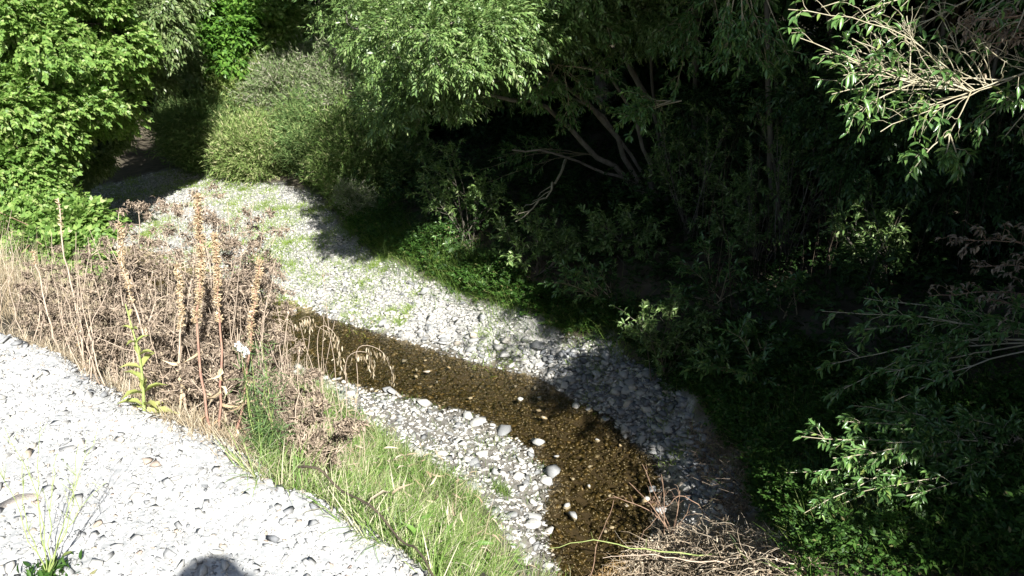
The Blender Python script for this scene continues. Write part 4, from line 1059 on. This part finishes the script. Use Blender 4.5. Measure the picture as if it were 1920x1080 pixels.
for lab, bx, yb_, tops in [
        ('dry brown weed highest behind the tall seed spikes', 400, 3.5, [(330, 400), (380, 370), (430, 380), (300, 420), (410, 420)]),
        ('dry brown weed whose drooping tips reach furthest right over the bar', 430, 3.3, [(500, 400), (515, 440), (470, 380), (520, 480), (460, 430), (495, 510)]),
        ('dry brown weed at the left of the seed spikes', 260, 3.6, [(220, 400), (260, 390), (280, 440), (200, 440), (250, 470)]),
        ('dry brown weed in front of the dark creek bend', 450, 3.1, [(440, 560), (500, 560), (540, 590), (470, 600), (420, 540)]),
        ('dry brown weed crouching at the middle of the track edge', 300, 3.1, [(290, 520), (340, 500), (310, 600), (260, 560), (350, 580)]),
        ('dry brown weed at the far left of the weedy edge', 170, 3.8, [(120, 520), (170, 480), (150, 560), (210, 520)]),
        ('dry brown weed slumped right over the grass bank', 560, 2.8, [(600, 760), (560, 660), (640, 800), (520, 640), (580, 700), (610, 850)]),
        ('dry brown weed low by the feathery green plant', 470, 2.75, [(530, 720), (480, 690), (560, 760), (520, 800), (550, 840)]),
        ('dry brown weed packed behind the yellow leaved rosette', 330, 2.95, [(300, 640), (350, 620), (280, 620), (330, 680), (380, 650)]),
        ('pale tangled dry weed far down the slope behind the spikes', 380, 4.2, [(350, 380), (400, 400), (310, 440), (440, 440), (280, 400), (360, 450)]),
        ('pale tangled dry weed down the slope left of centre', 260, 4.3, [(240, 430), (200, 460), (290, 450), (320, 400), (180, 470)]),
        ('pale tangled dry weed at the bend of the creek', 450, 4.0, [(470, 470), (430, 480), (500, 520), (400, 470), (450, 540)]),
        ('pale tangled dry weed in the gap behind the thin leaning spike', 220, 3.9, [(200, 520), (240, 540), (180, 560), (270, 520), (150, 500)]),
        ('leafy dry weed standing among the left dry grass', 90, 4.0, [(60, 500), (100, 470), (130, 520), (40, 540), (90, 560)]),
        ('leafy dry weed right behind the second tallest spike', 420, 3.2, [(400, 520), (440, 500), (380, 560), (460, 560), (420, 600)]),
        ('dry brown weed between the two red stems and the track', 390, 2.85, [(370, 640), (420, 660), (350, 700), (440, 700), (400, 600)])]:
    b_ = edgept(bx, 700, yb_)
    dryplant(lab, b_, [D(x, y, yb_ + rng.uniform(-.25, .25)) for x, y in tops], nb=15)
def spike(label, bpx, bpy, tpx, tpy, yy, f0, wid, stem=M_STEM, leaves=9, n=420, group='tall seed spikes'):
    base = edgept(bpx, bpy, yy); top = D(tpx, tpy, yy + .05)
    root = thing('seed_stalk', label, 'dry plant', base, group)
    m = wobble(spline([base, base * .6 + top * .4 + rng.normal(size=3) * .012, base * .25 + top * .75 + rng.normal(size=3) * .010, top], 14), .003)
    a = Acc(); tube(a, m, .0052, .0025, 7); a.build('stem', stem, root, True)
    k = rng.uniform(0, 1, n); k = k[(np.sin(k * 40) + rng.normal(size=n) * .8) > -.7]; n = len(k); k = (f0 + (1 - f0) * k) * 12.99; i = k.astype(int); f = (k - i)[:, None]
    p = m[i] * (1 - f) + m[i + 1] * f
    d = rdir(n) * [1, 1, .5] + [0, 0, .35]
    a = Acc(); a.inst(rock_t(9, (1, .6, .6), 5), frames(d), p + unit(d) * wid * rng.uniform(.2, 1, (n, 1)), rng.uniform(.003, .007, n))
    a.inst(leaf_t(.016, .006, .5, .2), frames(d), p, rng.uniform(.6, 1.3, n))
    a.build('seed_head', M_SEED, root)
    if leaves:
        a = Acc(); kk = rng.integers(0, 6, leaves)
        a.inst(leaf_t(.055, .012, .9, .8), frames(rdir(leaves) * [1, 1, .2] + [0, 0, -.9]), m[kk], rng.uniform(.6, 1.4, leaves)); a.build('withered_leaves', M_SEED, root)
spike('tallest orange brown seed spike with a red lower stem', 398, 830, 370, 368, 2.63, .42, 0.0189, M_REDSTEM, 8, 900)
spike('second tallest seed spike just right of the tallest one', 412, 832, 402, 440, 2.66, .5, 0.0162, M_REDSTEM, 8, 520)
spike('seed spike furthest right with orange withered leaves', 445, 850, 487, 490, 2.68, .45, 0.0149, M_REDSTEM, 10, 420)
spike('short pale seed spike left of the tallest one', 352, 800, 330, 500, 2.78, .5, 0.0135, M_STEM, 6, 320)
spike('thin seed spike leaning left over the brown weeds', 290, 760, 222, 420, 2.98, .5, 0.0135, M_STEM, 5, 320)
spike('thin pale stalk rising left of the weeds before the green bushes', 150, 650, 108, 372, 3.6, .75, .006, M_STEM, 3, 60)
spike('slim brown stalk near the left margin', 110, 640, 60, 470, 3.5, .8, .006, M_STEM, 3, 60)
a = Acc()
for _ in range(150):
    px = rng.uniform(-20, 620); yy = rng.uniform(2.75, 4.0) if px > 150 else rng.uniform(3.4, 4.4)
    b_ = edgept(px, 700, yy)
    if inpoly(b_[:1], b_[1:2], pad_poly)[0]: continue
    tp = D(px + rng.uniform(-60, 60), rng.uniform(430, 660) + max(0, px - 420) * .9, yy)
    if tp[2] < b_[2] + .2: continue
    tube(a, wobble(spline([b_, (b_ + tp) / 2 + rng.normal(size=3) * .03, tp], 8), .004), rng.uniform(.0018, .004), .0012, 4)
tag(a.build('dry_stalks', M_STEM, smooth=True), 'thin upright straw coloured stalks standing through the dry weeds', 'dry stalks', kind='stuff')
# straw stalks
for i, (bx, yy, tx, ty, lab) in enumerate([(640, 3.6, 605, 520, 'slim bare straw stalk standing right of the weeds'), (670, 3.4, 645, 700, 'short straw stalk above the grass bank'), (180, 3.5, 150, 560, 'straw stalk at the left among the dry grass'), (60, 3.6, 20, 430, 'straw stalk nearest the left frame edge')]):
    b_ = edgept(bx, 700, yy); a = Acc()
    r0 = thing('straw_stalk', lab, 'dry plant', b_)
    tp = D(tx, ty, yy); m = wobble(spline([b_, (b_ + tp) / 2 + rng.normal(size=3) * .02, tp], 10), .006)
    tube(a, m, .003, .001, 5)
    for s in range(6): q = m[rng.integers(5, 10)]; tube(a, spline([q, q + rdir(1)[0] * .07 + [0, 0, .05]], 3), .001, .0006, 4)
    a.build('stem', M_STEM, r0)
    a = Acc(); pp = m[rng.integers(5, 10, 24)] + rng.normal(size=(24, 3)) * .03; a.inst(leaf_t(.02, .006), frames(rdir(24) + [0, 0, -.6]), pp); a.build('seeds', M_STRAW, r0)
# arching oat grass over the creek
b_ = edgept(640, 850, 3.1); r0 = thing('oat_grass', 'arching oat grass with a drooping seed head hanging over the creek', 'grass stalk', b_)
a, sa = Acc(), Acc()
for tx, ty, mx, my in [(738, 705, 670, 640), (640, 690, 600, 600), (700, 690, 650, 660), (560, 600, 580, 620)]:
    m = spline([b_, D(mx, my + 100, 3.1), D(mx, my + 15, 3.1), D((mx + tx) / 2 + 10, (my + ty) / 2 - 15, 3.1), D(tx, ty, 3.15)], 22); tube(a, m, .002, .0008, 4)
    for q in m[13:]:
        n_ = 5; pp = q + rng.normal(size=(n_, 3)) * [.01, .01, .006] + [0, 0, -.015]; sa.inst(leaf_t(.026, .006), frames(rdir(n_) * .3 + [0, 0, -1]), pp)
a.build('stem', M_STEM, r0); sa.build('seed_head', M_STRAW, r0)
# yellow leaved mullein
b_ = edgept(268, 768, 2.72); b_[2] -= .02
r0 = thing('mullein', 'young plant with yellow green leaves at the edge of the gravel track', 'plant', b_)
tp = D(235, 570, 2.75); m = spline([b_, (b_ + tp) / 2 + [.02, 0, 0], tp], 10); a = Acc(); tube(a, m, .007, .002, 7); a.build('stem', M_GREENSTEM, r0, True)
a = Acc()
for q in range(20):
    k = min(int(9 * (q / 20) ** 1.2), 9); ang = q * 2.4
    s = (.125 - .09 * q / 20) * rng.uniform(.85, 1.2)
    a.inst(leaf_t(1, .34, .4, .35), frames(np.array([[math.cos(ang), math.sin(ang), .45 + .02 * q]]), .2), m[k][None], np.array([s]))
a.build('leaves', M_YLEAF, r0)
# feathery green plant with white flower heads
b_ = edgept(490, 840, 2.62); r0 = thing('feathery_plant', 'dark green feathery plant with a small white flower head among the dry weeds', 'plant', b_)
sa, la = Acc(), Acc()
for (x, y) in [(470, 660), (500, 690), (455, 660), (520, 730), (490, 640), (480, 760), (510, 790), (460, 720), (530, 800), (495, 730)]:
    tp = D(x, y, 2.58 + rng.uniform(-.08, .08)); m = spline([b_, (b_ + tp) / 2 + rng.normal(size=3) * .02, tp], 10); tube(sa, m, .003, .001, 5)
    n_ = 120; k = rng.integers(2, 10, n_); la.inst(blade_t(.045, .0035, .6, 2), frames(rdir(n_) + [0, 0, .3]), m[k] + rng.normal(size=(n_, 3)) * .022, rng.uniform(.5, 1.2, n_))
sa.build('stems', M_GREENSTEM, r0); la.build('leaves', M_FERN, r0)
M_WHITE = plainmat('white_petal', (.75, .75, .70), (.85, .85, .8), 30, .7, .1, .001)
a = Acc()
for (x, y) in [(455, 655), (461, 662), (448, 650)]:
    n_ = 26; a.inst(leaf_s(.012, .007), frames(rdir(n_)), np.tile(D(x, y, 2.54), (n_, 1)) + rng.normal(size=(n_, 3)) * .006)
a.build('flower', M_WHITE, r0)
# wispy plant at lower left foreground
b_ = edgept(85, 1065, 1.78); r0 = thing('wispy_weed', 'wispy green weed with thin bare stalks rising from the foreground gravel', 'plant', b_)
a = Acc()
for (x, y) in [(10, 800), (75, 790), (185, 800), (150, 830), (40, 870), (105, 850), (0, 880), (200, 900)]:
    tp = D(x, y, 1.78 + rng.uniform(-.05, .1)); m = wobble(spline([b_, (b_ + tp) / 2 + rng.normal(size=3) * .02, tp], 10), .003); tube(a, m, .0016, .0006, 5)
    for s in range(5): q = m[rng.integers(4, 9)]; tube(a, spline([q, q + rdir(1)[0] * .03 + [0, 0, .05]], 3), .0008, .0004, 4)
a.build('stems', M_GREENSTEM, r0)
n_ = 160; a = Acc(); a.inst(leaf_t(.035, .012), frames(rdir(n_) * [1, 1, .3] + [0, 0, .5]), b_ + rng.normal(size=(n_, 3)) * [.035, .03, .006], rng.uniform(.5, 1.1, n_)); a.build('leaves', M_COVER, r0)
# fallen cane on the lip of the track
pp = [P(q, r, PADZ + .005) for q, r in [(560, 893), (600, 912), (640, 938), (700, 985), (750, 1032), (785, 1068), (820, 1115)]]
pp = [q + [.0, .01, .03 + .03 * (i % 2)] for i, q in enumerate(pp)]
a = Acc(); tube(a, wobble(spline(pp, 30), .0008), .0045, .003, 7); tag(a.build('fallen_cane', M_CANE, smooth=True), 'long dark brown cane lying along the lip of the gravel track', 'branch')
n_ = 1500; q = clumped(slope, n_, 3, .2); n_ = len(q); q[:, 2] += rng.uniform(.01, .12, n_)
a = Acc(); a.inst(leaf_t(.055, .017, .4, .4), frames(rdir(n_) * [1, 1, .5] + [0, 0, .3]), q, rng.uniform(.5, 1.3, n_)); tag(a.build('bank_weeds', M_COVER2), 'small broad leaved green weeds mixed into the bank grass', 'weeds', kind='stuff')
n_ = 420; q = clumped(slope, n_, 3, .2); n_ = len(q); q[:, 2] += rng.uniform(.03, .2, n_)
a = Acc(); a.inst(leaf_t(.09, .016, .5, .7), frames(rdir(n_) * [1, 1, .7] + [0, 0, .3]), q, rng.uniform(.5, 1.3, n_)); tag(a.build('bleached_leaves', M_STRAW), 'bleached curled dead leaves caught in the bank grass', 'dead leaves', kind='stuff')
# tall white grass heads on bank
a = Acc(); b_ = G(850, 960)
n_ = 60; q = clumped(slope, n_, 3, .2); tag(grass('pale_grass', q, .25, .5, M_STRAW, '', width=.6), 'scattered tall bleached grass stems on the green bank', 'grass', kind='stuff')

# ------------------------------------------------------------------ tufts, brush pile, bramble
for (px, py, h_, n_, rr, lab) in [(875, 520, .45, 900, .35, 'bright green grass tuft at the shaded corner of the bar'), (1120, 700, .12, 260, .14, 'small bright green tuft growing in the far rubble'), (650, 602, .08, 160, .12, 'tiny green tuft at the upstream water edge'),
                                  (620, 350, .4, 500, .4, 'sunlit grass tuft at the back right of the bar'), (940, 925, .14, 220, .1, 'small green tuft on the near shingle'), (1010, 880, .05, 60, .05, 'tiny seedling tuft among the near stones')]:
    g = G(px, py); q = g[:2] + rng.normal(size=(n_, 2)) * rr * .5
    r0 = thing('grass_tuft', lab, 'grass tuft', g); grass('blades', on(q), h_ * .5, h_, M_GRASS_TUFT, None, parent=r0, width=1.0, lean=.8)
pile = gpoly([(1080, 1110), (1150, 1065), (1210, 1030), (1280, 1010), (1340, 1000), (1420, 1015), (1500, 1045), (1560, 1110), (1300, 1250)])
q = scatter(pile, 1600); pc = np.mean(np.array(pile), 0)
a = Acc()
for p in on(q):
    dd = np.hypot(*(p[:2] - pc)); lift = max(0, .20 - dd * .15)
    p = p + [0, 0, rng.uniform(0, 1) * lift + .01]
    d = unit(rdir(1)[0] * [1, 1, .25]); l = rng.uniform(.06, .26)
    tube(a, wobble(spline([p, p + d * l * .5 + [0, 0, .02], p + d * l], 4), .008), rng.uniform(.001, .0035), .0008, 4)
n_ = 8000; q2 = scatter(pile, n_); p = on(q2); dd = np.hypot(p[:, 0] - pc[0], p[:, 1] - pc[1]); p[:, 2] += np.maximum(0, .20 - dd * .15) * rng.uniform(0, 1, n_) + .01
for i in range(3):
    m = np.arange(n_) % 3 == i
    a.inst(CR[i], frames(rdir(m.sum())), p[m], rng.uniform(.8, 2.0, m.sum()))
tag(a.build('brush_litter', leafmat('brush', [(0, (.30, .23, .16)), (.5, (.50, .41, .30)), (1, (.70, .61, .47))], .1, .85, .1)), 'pale brown heap of dead twigs and leaf litter at the bottom beside the creek', 'debris', kind='stuff')
rl = gpoly([(1290, 800), (1380, 830), (1420, 960), (1360, 990), (1310, 900)])
n_ = 2200; p = on(scatter(rl, n_)); p[:, 2] += rng.uniform(0, .08, n_)
a = Acc(); a.inst(CR[1], frames(rdir(n_)), p, rng.uniform(.8, 2, n_))
for s in p[:260]: d = unit(rdir(1)[0] * [1, 1, .3]); tube(a, spline([s, s + d * rng.uniform(.1, .3)], 3), .002, .001, 4)
tag(a.build('leaf_litter', M_DEAD), 'brown dead litter spilling over the shaded rubble', 'debris', kind='stuff')
b_ = G(1260, 1000); r0 = thing('bare_twigs', 'bare reddish twigs standing out of the waterside beside the brush pile', 'twigs', b_)
ta, rec = Acc(), []
for (x, y) in [(1205, 870), (1240, 890), (1275, 920), (1180, 905), (1290, 960), (1225, 930), (1150, 930)]:
    shoot(ta, rec, b_ + rng.normal(size=3) * [.05, .05, 0], D(x, y, b_[1] + rng.uniform(-.1, .1)), .005, side=5, sl=.16, leaves=False)
ta.build('branches', M_REDTWIG, r0, True)
for (pts, lab, mt, r_) in [([(1380, 1040), (1230, 1035), (1120, 1015), (1030, 1028)], 'yellow green cane arching left from the brush pile over the water', M_GREENSTEM, .006),
                           ([(1400, 1060), (1280, 1050), (1200, 1040), (1130, 1045)], 'tan cane lying low across the brush pile', M_STEM, .006),
                           ([(1100, 1110), (1120, 1020), (1153, 938)], 'single red brown bramble cane rising at the bottom of the water', M_REDTWIG, .005),
                           ([(1330, 970), (1280, 930), (1240, 960), (1200, 1010)], 'thin looping vine over the rubble by the twigs', M_REDTWIG, .004)]:
    yy = G(*pts[0])[1] if pts[0][1] < 1080 else 4.9
    m = wobble(spline([D(x, y, yy) for x, y in pts], 14), .006); a = Acc(); tube(a, m, r_, .002, 6)
    for s in range(5): q = m[rng.integers(3, 12)]; tube(a, spline([q, q + rdir(1)[0] * .06 + [0, 0, .02]], 3), .0015, .0008, 4)
    tag(a.build('cane', mt, smooth=True), lab, 'cane')

# ------------------------------------------------------------------ the photographer, who casts the shadow
def person():
    gz = PADZ
    hx, hy = .02, -.35
    me = bpy.data.meshes.new('body'); bm = bmesh.new(); sk = bm.verts.layers.skin.verify()
    J = {}
    def v(n, x, y, z, r, par=None):
        q = bm.verts.new((x, y, z)); q[sk].radius = (r, r * .85) if np.isscalar(r) else r; J[n] = q
        if par: bm.edges.new((J[par], q))
    v('pelvis', hx, hy, .95, (.16, .12)); v('waist', hx, hy, 1.1, (.145, .11), 'pelvis'); v('chest', hx, hy - .01, 1.32, (.17, .125), 'waist'); v('neck0', hx, hy, 1.45, (.09, .08), 'chest')
    v('neck', hx, hy + .01, 1.52, .055, 'neck0'); v('jaw', hx, hy + .035, 1.58, (.06, .07), 'neck'); v('head', hx, hy + .02, 1.66, (.078, .095), 'jaw'); v('crown', hx, hy + .01, 1.74, (.06, .075), 'head')
    for s in (-1, 1):
        n = str(s)
        v('sh' + n, hx + s * .19, hy - .01, 1.42, .062, 'chest'); v('el' + n, hx + s * .27, hy + .06, 1.2, .045, 'sh' + n); v('wr' + n, hx + s * .09, hy + .22, 1.53, .03, 'el' + n); v('pa' + n, hx + s * .07, hy + .235, 1.58, .028, 'wr' + n)
        for f in range(4): v('f%d' % f + n, hx + s * (.055 - .005 * f), hy + .225 + .0 * f, 1.60 + .016 * f, .009, 'pa' + n)
        v('th' + n, hx + s * .04, hy + .23, 1.56, .010, 'pa' + n)
        v('hip' + n, hx + s * .10, hy, .88, .095, 'pelvis'); v('kn' + n, hx + s * .12, hy + .02, .48, .06, 'hip' + n); v('an' + n, hx + s * .13, hy, .09, .042, 'kn' + n); v('to' + n, hx + s * .15, hy + .17, .04, .038, 'an' + n)
    bm.to_mesh(me); bm.free()
    root = thing('person', 'person in a hat and dark clothes standing on the gravel track holding a camera', 'person', (0, 0, gz))
    o = bpy.data.objects.new('body', me); COL.objects.link(o); o.parent = root
    md = o.modifiers.new('skin', 'SKIN'); md.use_smooth_shade = True
    ms_ = o.modifiers.new('sub', 'SUBSURF'); ms_.levels = ms_.render_levels = 2
    me.materials.append(plainmat('dark_clothes', (.03, .035, .05), (.06, .065, .09), 20, .9))
    a = Acc(); prof = [(.105, 1.67), (.155, 1.665), (.16, 1.668), (.105, 1.695), (.10, 1.76), (.085, 1.80), (.04, 1.815), (.002, 1.817)]
    th = np.arange(24) * 2 * math.pi / 24
    V = np.array([[r_ * math.cos(t_) + hx, r_ * 1.15 * math.sin(t_) + hy + .01, z_] for r_, z_ in prof for t_ in th])
    k = np.arange(len(prof) - 1)[:, None] * 24; j = np.arange(24)[None]
    a.add(V, None, np.stack([k + j, k + (j + 1) % 24, k + 24 + (j + 1) % 24, k + 24 + j], -1).reshape(-1, 4))
    h = a.build('hat', plainmat('hat_felt', (.12, .1, .07), (.18, .15, .1), 30, .9), None, True); h.parent = root
person()
